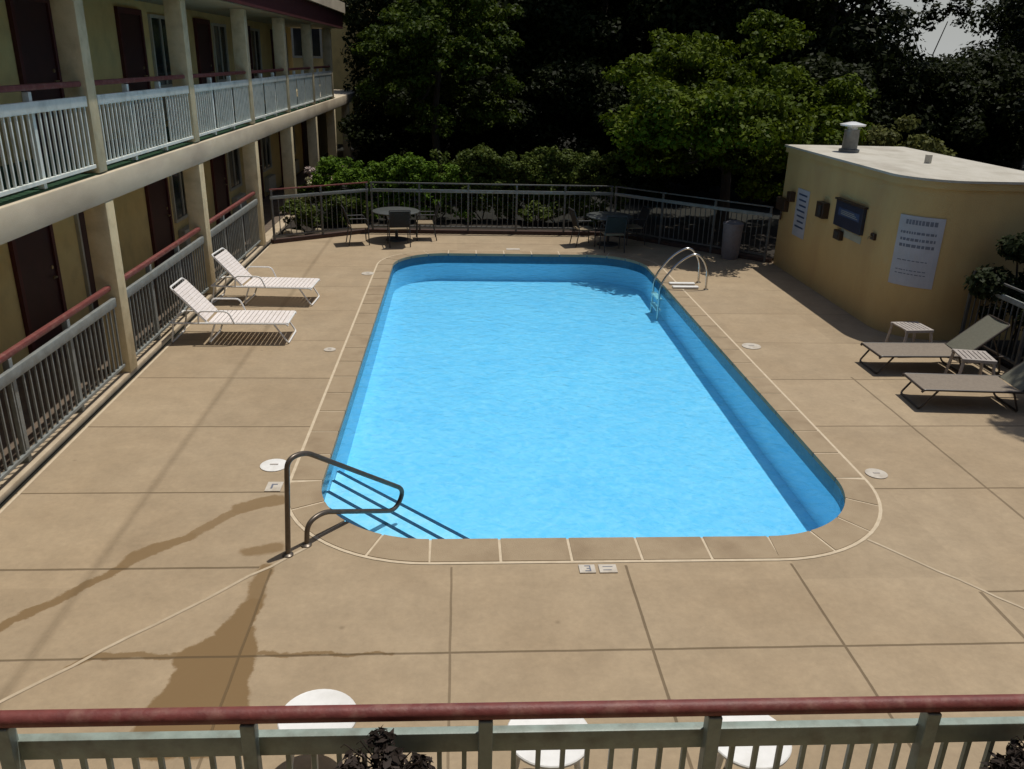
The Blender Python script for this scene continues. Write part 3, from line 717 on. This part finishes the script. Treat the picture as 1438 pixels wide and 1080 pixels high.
letters(1.73, .04, A0 + 4, A1 - 6, 1.2, 4, 1.0); letters(1.62, .045, A0 + 5, A1 - 5, 1.2, 4, 1.0); letters(1.52, .05, A0 + 5, A1 - 6, 2, 5, 1.0)
for z in (1.28, 1.12, 1.06): letters(z, .014, A0 + 6, A1 - 9, 1.5, 5, 1.2)

# ------------------------------------------------------------------ pool hardware
# hand rail at the corner steps: one closed loop in an upright plane
hr = empty('pool_handrail', (-1.538, 6.474, 0)); hr.rotation_euler = (0, 0, math.atan2(.7613, .6484))
tag(hr, 'bronze pool handrail looping from the deck over the corner steps', 'handrail')
loop = bez([(0, 0, -.05), (.075, 0, .93), (.27, 0, .93), (1.50, 0, .04), (1.36, 0, -.15), (.43, 0, .255), (.24, 0, .22), (.212, 0, -.05)], .13, 8)
MB().tube(loop, .024, 12).build('rail', M['bronze'], hr, True)
for x in (0.003, .213): MB().lathe([(.05, 0.001), (.05, .012), (.03, .025)], (x, 0, 0), 16).build('escutcheon', M['bronze'], hr, True)
# ladder
ld = empty('pool_ladder', (4.9, 16.15, 0)); tag(ld, 'steel pool ladder with arched grab rails and white treads at the far right', 'ladder')
for yy in (-.28, .28):
    MB().tube(bez([(0, yy, -.03), (-.02, yy, .48), (-.25, yy, .76), (-.60, yy, .56), (-.93, yy, .12), (-.93, yy, -.66)], .2, 8), .022, 10).build('grab_rail', M['chrome'], ld, True)
    MB().lathe([(.05, 0.001), (.05, .012), (.03, .02)], (0, yy, 0), 14).build('escutcheon', M['chrome'], ld, True)
for z in (-.22, -.44): MB().bbox(-.97, -.86, -.27, .27, z - .02, z + .02, .006).build('tread', M['whiteplastic'], ld)
for y_ in (.06, -.22): MB().bbox(-.66, -.14, y_ - .05, y_ + .07, .013, .05, .01).build('deck_tread', M['whiteplastic'], ld)
# skimmer lids and depth tiles
def lid(x, y, r, label):
    e = empty('skimmer_lid', (x, y, 0.0)); tag(e, label, 'skimmer lid', 'white skimmer lids set in the deck')
    MB().lathe([(r, .001), (r, .010), (r * .93, .014), (0.001, .015)], (0, 0, 0), 28).build('ring', M['whiteplastic'] if x < -2 else M['lidwhite'], e, True)
    MB().box(-r * .3, r * .3, -.012, .012, .0152, .02).build('grip', M['resin'], e)
lid(-2.02, 8.24, .15, 'round white skimmer lid on the deck behind the bronze handrail')
lid(4.62, 7.98, .12, 'round white skimmer lid beside the near right corner of the pool')
lid(4.66, 12.36, .15, 'round white skimmer lid halfway along the right side of the pool')
lid(-1.98, 12.1, .09, 'small round skimmer lid halfway along the left side of the pool')
lid(-1.9, 16.9, .13, 'round white skimmer lid near the far left corner of the pool')
def tile(x, y, w, h, label, digits=None, group='white depth marker tiles'):
    e = empty('depth_marker', (x, y, .0)); tag(e, label, 'depth marker', group)
    MB().bbox(-w / 2, w / 2, -h / 2, h / 2, .001, .012, .003).build('tile', M['lidwhite'], e)
    if digits:
        mb = MB()
        for a in digits: mb.box(a[0], a[1], a[2], a[3], .0122, .014)
        mb.build('numeral', M['signink'], e)
tile(1.13, 6.20, .145, .125, 'white depth tile with dark numeral at the near edge, left one of a pair', [(-.02, .02, .032, .044), (-.005, .02, -.006, .006), (-.02, .02, -.044, -.032), (.02, .032, -.044, .044)])
tile(1.315, 6.20, .16, .125, 'white depth tile with faint mark at the near edge, right one of a pair', [(-.045, .045, .02, .028), (-.045, .03, -.03, -.022)])
tile(-1.92, 7.75, .16, .2, 'white rectangular depth tile on the deck just left of the bronze handrail', [(-.03, .03, .03, .05), (-.03, -.01, -.05, .03)])
tile(1.25, 19.4, .32, .16, 'white depth tile on the far edge of the pool')
# ------------------------------------------------------------------ loungers
def chaise(mats, zs=.33, back_ang=48, Lseat=1.22, Lback=.74, W=.66, straps=True):
    """head at -x, foot at +x; origin under the hinge"""
    mf, ms_, mb_ = mats
    root = empty('sun_lounger')
    a = R(back_ang); bx, bz = -math.cos(a) * Lback, math.sin(a) * Lback
    h = W / 2
    f = MB()
    for s in (-1, 1):
        f.tube(bez([(-.55, s * h, zs), (Lseat - .03, s * h, zs), (Lseat, s * h, zs - .03)], .03, 3), .016, 8)
    f.tube([(Lseat - .01, -h, zs), (Lseat - .01, h, zs)], .016, 8); f.tube([(-.55, -h, zs), (-.55, h, zs)], .014, 8)
    f.build('frame', mf, root, True)
    b = MB()
    b.tube(bez([(0, -h + .03, zs), (bx, -h + .03, zs + bz), (bx, h - .03, zs + bz), (0, h - .03, zs)], .05, 4), .015, 8)
    for s in (-1, 1): b.tube([(bx * .62, s * (h - .03), zs + bz * .62), (-.50, s * (h - .035), zs + .005)], .010, 6)
    bf = b.build('back_frame', mf, root, True)
    nst = 11
    if straps:
        st_ = MB(); k_ = 17
        for i in range(k_):
            x = .05 + (Lseat - .1) * i / (k_ - 1); st_.bbox(x - .030, x + .030, -h - .005, h + .005, zs + .004, zs + .021, .004)
        st_.build('seat_straps', ms_, root)
        T = Matrix.Translation((0, 0, zs)) @ Matrix.Rotation(a, 4, 'Y')
        sb_ = MB()
        for i in range(12):
            x = -.06 - (Lback - .14) * i / 11; sb_.bbox(x - .026, x + .026, -h + .02, h - .02, .004, .021, .004, T)
        sb_.build('back_straps', ms_, bf)
    else:
        s_ = MB(); vs = []; K, J = 12, 6
        for i in range(K + 1):
            for j in range(J + 1):
                x = .02 + (Lseat - .03) * i / K; y = -h + 2 * h * j / J
                vs.append((x, y, zs + .012 - .022 * (1 - (2 * j / J - 1) ** 2)))
        s_.add(vs, [(i * (J + 1) + j, (i + 1) * (J + 1) + j, (i + 1) * (J + 1) + j + 1, i * (J + 1) + j + 1) for i in range(K) for j in range(J)])
        s_.build('seat_sling', ms_, root, True)
        s_ = MB(); vs = []
        for i in range(7):
            for j in range(J + 1):
                t = i / 6; y = -h + .04 + 2 * (h - .04) * j / J; sg = .02 * (1 - (2 * j / J - 1) ** 2)
                vs.append((bx * t + math.sin(a) * (.012 - sg), y, zs + bz * t + math.cos(a) * (.012 - sg)))
        s_.add(vs, [(i * (J + 1) + j, (i + 1) * (J + 1) + j, (i + 1) * (J + 1) + j + 1, i * (J + 1) + j + 1) for i in range(6) for j in range(J)])
        s_.build('back_sling', mb_, bf, True)
    # legs: two slanted U legs
    for x, dx in ((Lseat - .22, .2), (.12, -.12), (-.5, -.06)):
        MB().tube(bez([(x, -h, zs), (x + dx, -h + .01, .016), (x + dx, h - .01, .016), (x, h, zs)], .05, 4), .014, 8).build('leg', mf, root, True)
    if straps:
        for s in (-1, 1):
            MB().tube(bez([(-.12, s * (h + .02), zs), (-.1, s * (h + .03), zs + .2), (.34, s * (h + .03), zs + .2), (.42, s * (h + .02), zs)], .07, 4), .013, 8).build('armrest', mf, root, True)
    return root
wl = chaise((M['whiteplastic'], M['strap'], M['strap']))
wl.location = (-3.85, 12.68, 0); tag(wl, 'nearer white strap sun lounger by the yellow column, back raised', 'sun lounger', 'sun loungers on the pool deck')
dup(wl, (-3.82, 14.85, 0), R(-3.5), 'farther white strap sun lounger behind the other white one')
# armrests off on copies kept: same kind of chair
tl = chaise((M['lframe'], M['sling'], M['slingdark']), zs=.29, back_ang=40, Lseat=1.32, W=.60, straps=False)
tl.location = (7.42, 11.38, 0); tl.rotation_euler = (0, 0, R(180)); tag(tl, 'farther taupe sling sun lounger with olive raised back beside the pump house', 'sun lounger', 'sun loungers on the pool deck')
dup(tl, (7.38, 9.98, 0), R(176), 'nearer taupe sling sun lounger with dark frame at the right edge')
# slatted resin side tables
def slat_table(root, W, D, Hh):
    t = MB(); k_ = 7
    for i in range(k_):
        x = -W / 2 + W * (i + .5) / k_; t.bbox(x - W / k_ * .40, x + W / k_ * .40, -D / 2 + .02, D / 2 - .02, Hh - .022, Hh, .004)
    t.bbox(-W / 2, W / 2, -D / 2, -D / 2 + .045, Hh - .05, Hh - .002, .006); t.bbox(-W / 2, W / 2, D / 2 - .045, D / 2, Hh - .05, Hh - .002, .006)
    t.build('top', M['resin'], root)
    for sx in (-1, 1):
        for sy in (-1, 1):
            T = Matrix.Translation((sx * (W / 2 - .05), sy * (D / 2 - .03), 0))
            MB().tube([(sx * (W / 2 + .015), sy * (D / 2 + .01), 0), (sx * (W / 2 - .03), sy * (D / 2 - .025), Hh - .03)], .022, 6).build('leg', M['resin'], root, True)
st1 = empty('side_table', (7.12, 12.15, 0), R(4)); slat_table(st1, .46, .46, .43)
tag(st1, 'slatted grey resin side table against the base of the pump house', 'side table', 'slatted resin side tables')
dup(st1, (7.32, 10.78, 0), R(-12), 'slatted grey resin side table between the two taupe loungers')
# white plastic chair cut by the right edge
pc = empty('plastic_chair', (7.72, 9.33, 0), R(100)); tag(pc, 'pale green plastic chair at the right edge of the photo', 'chair')
def plastic_chair(root, m):
    mb = MB(); mb.bbox(-.23, .23, -.22, .22, .40, .43, .012); mb.build('seat', m, root, True)
    mb = MB(); vs = []
    for i in range(7):
        for j in range(9):
            u = j / 8 * 2 - 1; t = i / 6
            x = u * (.24 - .03 * t * t) ; y = -.21 - .13 * t + .06 * u * u * (1 - .3 * t); z = .42 + .44 * t - .06 * u * u * t
            vs.append((x, y, z))
    nn = len(vs); vs += [(x, y - .018, z) for x, y, z in vs]
    fs = [(i * 9 + j, i * 9 + j + 1, (i + 1) * 9 + j + 1, (i + 1) * 9 + j) for i in range(6) for j in range(8)]
    fs += [tuple(q + nn for q in reversed(f)) for f in fs]
    rim = [j for j in range(9)] + [i * 9 + 8 for i in range(1, 7)] + [54 + j for j in range(7, -1, -1)] + [i * 9 for i in range(5, 0, -1)]
    fs += [(rim[i], rim[i] + nn, rim[(i + 1) % len(rim)] + nn, rim[(i + 1) % len(rim)]) for i in range(len(rim))]
    mb.add(vs, fs); mb.build('backrest', m, root, True)
    for sx in (-1, 1):
        MB().tube(bez([(sx * .25, -.24, .62), (sx * .27, .18, .64), (sx * .26, .2, .42)], .08, 4), .022, 8).build('armrest', m, root, True)
        for sy in (-1, 1): MB().tube([(sx * .21, sy * .2, .41), (sx * .26, sy * .26, 0)], .03, 8, r1=.022).build('leg', m, root, True)
plastic_chair(pc, M['mint'])
# round white side tables behind the near railing
def round_table(name, x, y, r, h, label):
    e = empty(name, (x, y, 0), random.uniform(0, 1)); tag(e, label, 'table', 'round white plastic tables behind the near railing')
    MB().lathe([(.03, h - .03), (r * .93, h - .03), (r, h - .02), (r, h - .006), (r * .975, h), (r * .95, h - .002), (.02, h - .002)], (0, 0, 0), 40).build('tabletop', M['whiteplastic'], e, True)
    MB().lathe([(.035, h - .0015), (.03, h + .003), (.018, h + .003), (.001, h - .001)], (0, 0, 0), 18).build('umbrella_plug', M['resin'], e, True)
    for k_ in range(4):
        a = R(45 + 90 * k_); c_, s_ = math.cos(a), math.sin(a)
        MB().tube([(c_ * r * .6, s_ * r * .6, h - .03), (c_ * r * .85, s_ * r * .85, 0)], .022, 8, r1=.018).build('leg', M['whiteplastic'], e, True)
round_table('round_table', -.855, 4.01, .238, .46, 'leftmost round white plastic table showing above the near red handrail')
round_table('round_table', .535, 3.83, .255, .46, 'middle round white plastic table behind the near railing')
round_table('round_table', 1.735, 3.77, .245, .46, 'rightmost round white plastic table behind the near railing')

# ------------------------------------------------------------------ patio tables and chairs at the far fence
def patio_table(x, y, label):
    e = empty('patio_table', (x, y, 0)); tag(e, label, 'table', 'dark patio tables')
    MB().lathe([(.02, .68), (.55, .68), (.57, .69), (.57, .705), (.55, .715), (.02, .718)], (0, 0, 0), 32).build('tabletop', M['tabletop'], e, True)
    MB().lathe([(.04, .03), (.035, .3), (.05, .67)], (0, 0, 0), 14).build('pedestal', M['iron'], e, True)
    MB().lathe([(.27, .001), (.26, .03), (.06, .06)], (0, 0, 0), 24).build('foot', M['iron'], e, True)
def patio_chair():
    root = empty('patio_chair')
    f = MB()
    for s in (-1, 1):
        f.tube(bez([(s * .24, .22, 0), (s * .24, .2, .63), (s * .24, -.22, .63)], .08, 4), .013, 7)
        f.tube(bez([(s * .24, -.26, 0), (s * .24, -.18, .42), (s * .24, -.34, .88)], .1, 4), .013, 7)
    f.tube([(-.24, -.34, .88), (.24, -.34, .88)], .013, 7)
    f.build('frame', M['iron'], root, True)
    MB().bbox(-.235, .235, -.2, .22, .40, .425, .008).build('seat', M['cushion'], root)
    T = Matrix.Translation((0, -.185, .44)) @ Matrix.Rotation(R(20), 4, 'X')
    MB().bbox(-.225, .225, -.01, .01, .02, .44, .006, T).build('backrest', M['mesh'], root)
    return root
patio_table(-1.55, 20.35, 'round grey patio table at the left by the far fence')
patio_table(3.62, 20.1, 'round dark patio table in the tree shade at the far right of the deck')
ch = patio_chair(); ch.location = (-2.42, 19.85, 0); ch.rotation_euler = (0, 0, R(-75)); tag(ch, 'sunlit tan patio chair standing left of the grey patio table', 'chair', 'patio chairs by the far fence')
dup(ch, (-1.45, 19.72, 0), R(10), 'tan patio chair in front of the grey patio table')
dup(ch, (-.85, 20.5, 0), R(95), 'patio chair at the right side of the grey patio table')
dup(ch, (3.0, 20.0, 0), R(-80), 'patio chair at the left of the dark shaded patio table')
dup(ch, (3.6, 19.4, 0), R(5), 'patio chair in front of the dark shaded patio table')
dup(ch, (4.25, 20.3, 0), R(100), 'patio chair at the right of the dark shaded patio table')
# low footstool in the sun
tb = empty('trash_bin', (6.25, 18.72, 0), R(-43)); tag(tb, 'grey plastic trash bin in front of the shaded fence near the pump house', 'bin')
MB().lathe([(.17, .001), (.20, .1), (.225, .78)], (0, 0, 0), 20).build('body', M['bin'], tb, True)
MB().lathe([(.235, .78), (.235, .82), (.1, .88)], (0, 0, 0), 20).build('lid', M['bin'], tb, True)

# ------------------------------------------------------------------ plants
def shrub(name, x, y, r, n, size, m, label, group=None, seed=1, z0=.04, k=16, cr=.33, cat='shrub', parent_stem=True):
    e = empty(name, (x, y, z0)); tag(e, label, cat, group)
    cl = clumps((0, 0, r[2] * .95), r, k, cr, seed, -.8)
    leaves('foliage', cl, n, size, m, e, seed, .3)
    rg = random.Random(seed); mb = MB()
    for i in range(5):
        t = cl[rg.randrange(len(cl))]; mb.tube([(rg.uniform(-.08, .08), rg.uniform(-.08, .08), -.03), (t[0] * .4, t[1] * .4, t[2] * .5), t[:3]], .02, 5, r1=.006)
    mb.build('stem', M['bark'], e)
    return e
G1 = 'shrubs of the hedge behind the far fence'
hed = [(-2.75, 22.75, (1.0, .6, .80), 'leafH', 'bright green shrub at the left end of the hedge'), (-1.75, 22.9, (1.05, .6, .82), 'leafH', 'bright green shrub, second from the left end of the hedge'),
       (-.75, 22.85, (1.05, .6, .80), 'leafH', 'bright green shrub, third from the left end of the hedge'), (.35, 23.0, (1.1, .65, .95), 'leafHd', 'olive green hedge shrub right after the bright ones'),
       (1.35, 22.95, (1.1, .65, .97), 'leafHd', 'olive green hedge shrub in the middle of the far hedge'), (2.35, 22.95, (1.1, .65, .95), 'leafHd', 'olive green hedge shrub, second from the right end'),
       (3.35, 22.8, (1.05, .6, .98), 'leafHd', 'olive green hedge shrub at the right end by the maple crown')]
def hedge_bush(x, y, r, m, label, seed):
    e = empty('hedge_shrub', (x, y, 0)); tag(e, label, 'shrub', G1)
    rg = random.Random(seed); cl = []
    for i in range(110):     # full box-like bush, fuller at the top
        u, v, w = rg.uniform(-1, 1), rg.uniform(-1, 1), rg.uniform(.08, 1) ** .7
        q = rg.uniform(.11, .2); cl.append((u * r[0], v * r[1] * (1 - .3 * w), w * 2 * r[2] - .1 + .10 * math.sin(3.1 * (x + u)) + rg.uniform(-.05, .1), q, q, q * .8))
    leaves('foliage', cl, 9000, .042, m, e, seed, .2)
    mb = MB()
    for i in range(6):
        t = cl[rg.randrange(len(cl))]; mb.tube([(rg.uniform(-.3, .3), rg.uniform(-.1, .1), -.03), (t[0] * .6, t[1] * .6, t[2] * .5), t[:3]], .02, 5, r1=.006)
    mb.build('stem', M['bark'], e)
for i, (x, y, r, m, l) in enumerate(hed): hedge_bush(x, y, r, M[m], l, 20 + i)
# pale flowers at the hedge's left end
e = empty('flowering_plant', (-3.75, 23.0, .0)); tag(e, 'pale yellow flowering plant at the left end of the hedge', 'plant')
leaves('foliage', clumps((0, 0, .55), (.4, .4, .5), 12, .22, 3), 1300, .05, M['leafY'], e, 4, .2); leaves('blossom', clumps((0, 0, .95), (.35, .35, .35), 8, .14, 5), 260, .05, M['flower'], e, 6, .3)
shrub('bed_shrub', -4.0, 21.0, (.45, .4, .42), 1800, .045, M['leafHd'], 'low dark shrub behind the angled fence beside the column', None, 41, k=12, cr=.2)
shrub('bed_shrub', -3.3, 21.8, (.5, .4, .45), 1800, .045, M['leafHd'], 'low grey green shrub behind the middle of the angled fence', None, 42, k=12, cr=.2)
shrub('bed_shrub', -2.7, 22.1, (.4, .35, .35), 1500, .045, M['leafB'], 'low dark shrub behind the right end of the angled fence', None, 43, k=12, cr=.2)
e = shrub('flowering_plant', -4.25, 24.2, (.3, .3, .5), 900, .05, M['leafB'], 'tall plant with pale pink blossom by the motel columns', None, 44, k=10, cr=.16, cat='plant')
leaves('blossom', clumps((0, 0, 1.0), (.22, .22, .2), 7, .12, 8), 220, .05, M['pinkflower'], e, 9, .3)
def rock(x, y, s, label, seed):
    bm = bmesh.new(); bmesh.ops.create_icosphere(bm, subdivisions=3, radius=1); rg = random.Random(seed)
    ax = [Vector((rg.gauss(0, 1), rg.gauss(0, 1), rg.gauss(0, 1))).normalized() for _ in range(9)]
    for v in bm.verts:
        d = v.co.normalized(); q = min(1.0, min(.72 / max(.05, d.dot(a)) if d.dot(a) > .5 else 9 for a in ax)); v.co = d * q
        v.co = Vector((v.co.x * s * 1.3, v.co.y * s, v.co.z * s * .75))
    me = bpy.data.meshes.new('rock'); bm.to_mesh(me); bm.free(); me.materials.append(M['rock'])
    o = bpy.data.objects.new('rock', me); C.objects.link(o); o.location = (x, y, s * .45); tag(o, label, 'rock', 'tan rocks in the planting bed')
rock(-4.05, 20.45, .2, 'largest tan rock at the foot of the yellow column behind the angled fence', 1); rock(-3.55, 20.85, .14, 'small tan rock right of the largest one behind the angled fence', 2)
# shrub behind the pump house, and dark shrubs past its corner
shrub('olive_shrub', 11.0, 20.8, (1.4, .9, 1.6), 8000, .06, M['leafY'], 'olive yellow shrub rising behind the pump house roof', None, 51, 0, 26, .4)
shrub('corner_shrub', 8.72, 12.0, (.62, .5, 1.04), 6500, .048, M['leafD'], 'dark shrub in front of the pump house end wall, left one behind the right fence', None, 52, .05, 18, .3)
shrub('corner_shrub', 9.0, 10.9, (.62, .7, 1.05), 6500, .048, M['leafD'], 'dark shrub behind the right fence at the right edge', None, 53, .05, 18, .32)
shrub('fence_shrub', 1.9, 22.1, (.4, .3, .35), 1200, .045, M['leafHd'], 'small pale leaved shrub seen through the middle of the far fence', None, 54, k=10, cr=.18)
# planter in front of the near railing, and one at the right corner
def planter(x, y, r, label, seed):
    e = empty('potted_plant', (x, y, 0)); tag(e, label, 'potted plant')
    MB().lathe([(.13, .001), (.15, .3), (.19, .78), (.21, .80), (.21, .84), (.17, .84), (.16, .8), (.01, .79)], (0, 0, 0), 20).build('pot', M['pot'], e, True)
    cl = clumps((0, 0, .98), r, 26, .06, seed, -.6)
    leaves('foliage', cl, 1500, .026, M['leafP'], e, seed, .1, aspect=.4)
    rg = random.Random(seed); mb = MB()
    for i in range(16):
        a = rg.uniform(0, 6.28); q = rg.uniform(.5, 1.1); tip = Vector((math.cos(a) * r[0] * q, math.sin(a) * r[1] * q, .98 + r[2] * rg.uniform(.55, 1.1)))
        mb.tube([(0, 0, .8), tip * .6 + Vector((0, 0, .42)), tip, tip + Vector((rg.uniform(-.05, .05), 0, -.02))], .005, 5, r1=.002)
    mb.build('stem', M['leafP'], e)
planter(-.335, 2.99, (.23, .14, .26), 'dark brown leaved potted plant in front of the near railing', 61)
planter(2.84, 2.95, (.17, .14, .24), 'dark potted plant at the bottom right corner by the near railing', 62)

# trees --------------------------------------------------------------
def tree(name, x, y, h, crown_c, crown_r, k, cr, n, size, m, tr, label, cat='tree', group=None, seed=1, low=-.6, z0=-.03, extra=(), lob=None, nb=6):
    e = empty(name, (x, y, z0)); tag(e, label, cat, group)
    cl = (lobes(crown_c, crown_r, lob[0], lob[1], lob[2], cr, seed, low) if lob else clumps(crown_c, crown_r, k, cr, seed, low)) + list(extra)
    leaves('crown', cl, n, size, m, e, seed, .35)
    trunk_mesh(h, tr, cl, seed, nb).build('trunk', M['bark'], e, True)
    return e
t2 = tree('maple_tree', 7.1, 22.3, 3.6, (0, 0, 3.0), (3.15, 2.8, 2.4), 210, .30, 62000, .066, M['leafA'], .17, 'broad bright green maple overhanging the fence between hedge and pump house', seed=11, low=-.8, lob=(62, .78, 9), extra=clumps((-2.0, -2.4, 2.9), (1.7, 1.6, 1.0), 80, .40, 13) + clumps((-.9, -3.1, 2.95), (1.7, 1.4, .8), 80, .4, 14))
t1 = tree('garden_tree', -.75, 28.4, 4.6, (0, 0, 4.2), (2.55, 2.3, 2.8), 170, .30, 38000, .066, M['leafB'], .16, 'dark green round tree behind the bright left end of the hedge', seed=12, low=-.8, lob=(56, .72, 8))
tree('added_shade_tree', 11.3, 10.7, 7.0, (0, 0, 8.5), (2.1, 2.0, 1.7), 120, .45, 20000, .09, M['leafB'], .2, 'unseen tall tree added right of the taupe loungers to shade the right fence', seed=15, low=-.9)  # out of view, added so that its crown shades the right fence
tree('sparse_tree', 18.9, 34.5, 6.0, (0, 0, 6.6), (1.5, 1.0, 1.1), 40, .3, 1500, .085, M['leafC'], .05, 'sparse tree whose twigs cross the pale gap of sky at upper right', seed=17, low=-.9, nb=1)
protos = []
GB = 'tall dark trees of the wood behind the pool'
LB = 'tall dark tree in the shaded wood behind the pool'
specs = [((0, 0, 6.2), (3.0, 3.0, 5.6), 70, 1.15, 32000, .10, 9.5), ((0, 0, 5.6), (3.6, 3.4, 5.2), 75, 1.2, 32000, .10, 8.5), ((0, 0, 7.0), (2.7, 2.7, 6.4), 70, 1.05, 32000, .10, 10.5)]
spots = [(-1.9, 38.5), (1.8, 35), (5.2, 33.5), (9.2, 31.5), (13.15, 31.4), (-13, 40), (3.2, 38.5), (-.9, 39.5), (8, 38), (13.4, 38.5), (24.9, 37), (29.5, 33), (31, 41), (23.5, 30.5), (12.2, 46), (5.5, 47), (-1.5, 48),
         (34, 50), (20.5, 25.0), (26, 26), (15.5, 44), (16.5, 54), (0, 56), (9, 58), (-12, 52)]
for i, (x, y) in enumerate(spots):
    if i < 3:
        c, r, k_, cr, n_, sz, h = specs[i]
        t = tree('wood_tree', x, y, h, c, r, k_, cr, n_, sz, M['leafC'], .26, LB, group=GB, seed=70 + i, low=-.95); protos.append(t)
    else:
        t = dup(protos[i % 3], (x, y, -.05), random.uniform(0, 6.28)); s_ = random.uniform(.85, 1.15); t.scale = (s_, s_, s_)
GAP = [(18.6, 29, 2.3), (22.5, 41, 2.6)]
# understorey below the sky gap: low dark thicket
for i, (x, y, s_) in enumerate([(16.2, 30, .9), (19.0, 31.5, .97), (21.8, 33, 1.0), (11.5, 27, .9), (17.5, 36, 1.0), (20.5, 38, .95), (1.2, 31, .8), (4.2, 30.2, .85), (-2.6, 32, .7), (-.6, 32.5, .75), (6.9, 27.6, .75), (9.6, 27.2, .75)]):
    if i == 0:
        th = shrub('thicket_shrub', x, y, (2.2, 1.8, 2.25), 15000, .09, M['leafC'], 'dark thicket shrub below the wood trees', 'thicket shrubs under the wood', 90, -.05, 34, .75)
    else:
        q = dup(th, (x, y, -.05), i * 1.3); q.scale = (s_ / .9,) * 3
# far wood beyond, one mass
rgn = np.random.default_rng(9); bl = []
for i in range(150):
    x = rgn.uniform(-70, 90); y = rgn.uniform(62, 85)
    if 26 < x / y * 60 < 40: zt = 2.0
    else: zt = rgn.uniform(6, 10)
    bl.append((x, y, zt, 4, 4, 3.2)); bl.append((x, y, zt - 3, 4, 4, 3.2))
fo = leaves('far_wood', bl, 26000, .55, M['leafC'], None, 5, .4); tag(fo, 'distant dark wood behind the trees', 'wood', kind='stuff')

# ------------------------------------------------------------------ light, sky, camera
W = bpy.data.worlds.new('World'); S.world = W; W.use_nodes = True
nt = W.node_tree; bg = nt.nodes['Background']
sky = N(nt, 'ShaderNodeTexSky'); sky.sky_type = 'NISHITA'; sky.sun_disc = False
SD = Vector((.22, .17, 1)).normalized()
sky.sun_elevation = math.asin(SD.z); sky.sun_rotation = math.atan2(SD.x, SD.y)
sky.air_density = 1.0; sky.dust_density = 2.0
sky.dust_density = 1.5
tcw = N(nt, 'ShaderNodeTexCoord'); sp_ = N(nt, 'ShaderNodeSeparateXYZ'); nt.links.new(tcw.outputs['Generated'], sp_.inputs[0])
hz = N(nt, 'ShaderNodeMapRange'); hz.inputs[1].default_value = .02; hz.inputs[2].default_value = .2; hz.inputs[3].default_value = 1.0; hz.inputs[4].default_value = 0.0
nt.links.new(sp_.outputs[2], hz.inputs[0])
vm = N(nt, 'ShaderNodeMix', data_type='RGBA'); vm.inputs[7].default_value = (5.8, 5.95, 5.8, 1)   # bright hazy horizon
nt.links.new(hz.outputs[0], vm.inputs[0]); nt.links.new(sky.outputs[0], vm.inputs[6])
nt.links.new(vm.outputs[2], bg.inputs['Color']); bg.inputs['Strength'].default_value = .098
sl_ = bpy.data.lights.new('sun', 'SUN'); sl_.energy = 4.6; sl_.angle = R(.53); sl_.color = (1, .955, .88)
so = bpy.data.objects.new('sun', sl_); C.objects.link(so); so.rotation_euler = (-SD).to_track_quat('-Z', 'Y').to_euler(); so.location = (10, 10, 40)

cam = bpy.data.cameras.new('camera'); co = bpy.data.objects.new('camera', cam); C.objects.link(co)
pitch, yaw, roll, F = .371547552, .0646781254, .0257333589, 1165.93247
f = Vector((math.sin(yaw) * math.cos(pitch), math.cos(yaw) * math.cos(pitch), -math.sin(pitch)))
r = Vector((math.cos(yaw), -math.sin(yaw), 0)); u = r.cross(f)
r2 = r * math.cos(roll) + u * math.sin(roll); u2 = -r * math.sin(roll) + u * math.cos(roll)
Mx = Matrix.Identity(4)
for i in range(3): Mx[i][0] = r2[i]; Mx[i][1] = u2[i]; Mx[i][2] = -f[i]
Mx[2][3] = 4.2
co.matrix_world = Mx
cam.sensor_fit = 'HORIZONTAL'; cam.sensor_width = 36; cam.lens = 36 * F / 1438
cam.shift_x = 3 / 1438; cam.shift_y = -3 / 1438
cam.clip_end = 2000; cam.clip_start = .05
S.camera = co
S.view_settings.view_transform = 'Standard'; S.view_settings.look = 'None'; S.view_settings.exposure = -.42; S.view_settings.gamma = 1
S.cycles.max_bounces = 8; S.cycles.transparent_max_bounces = 16
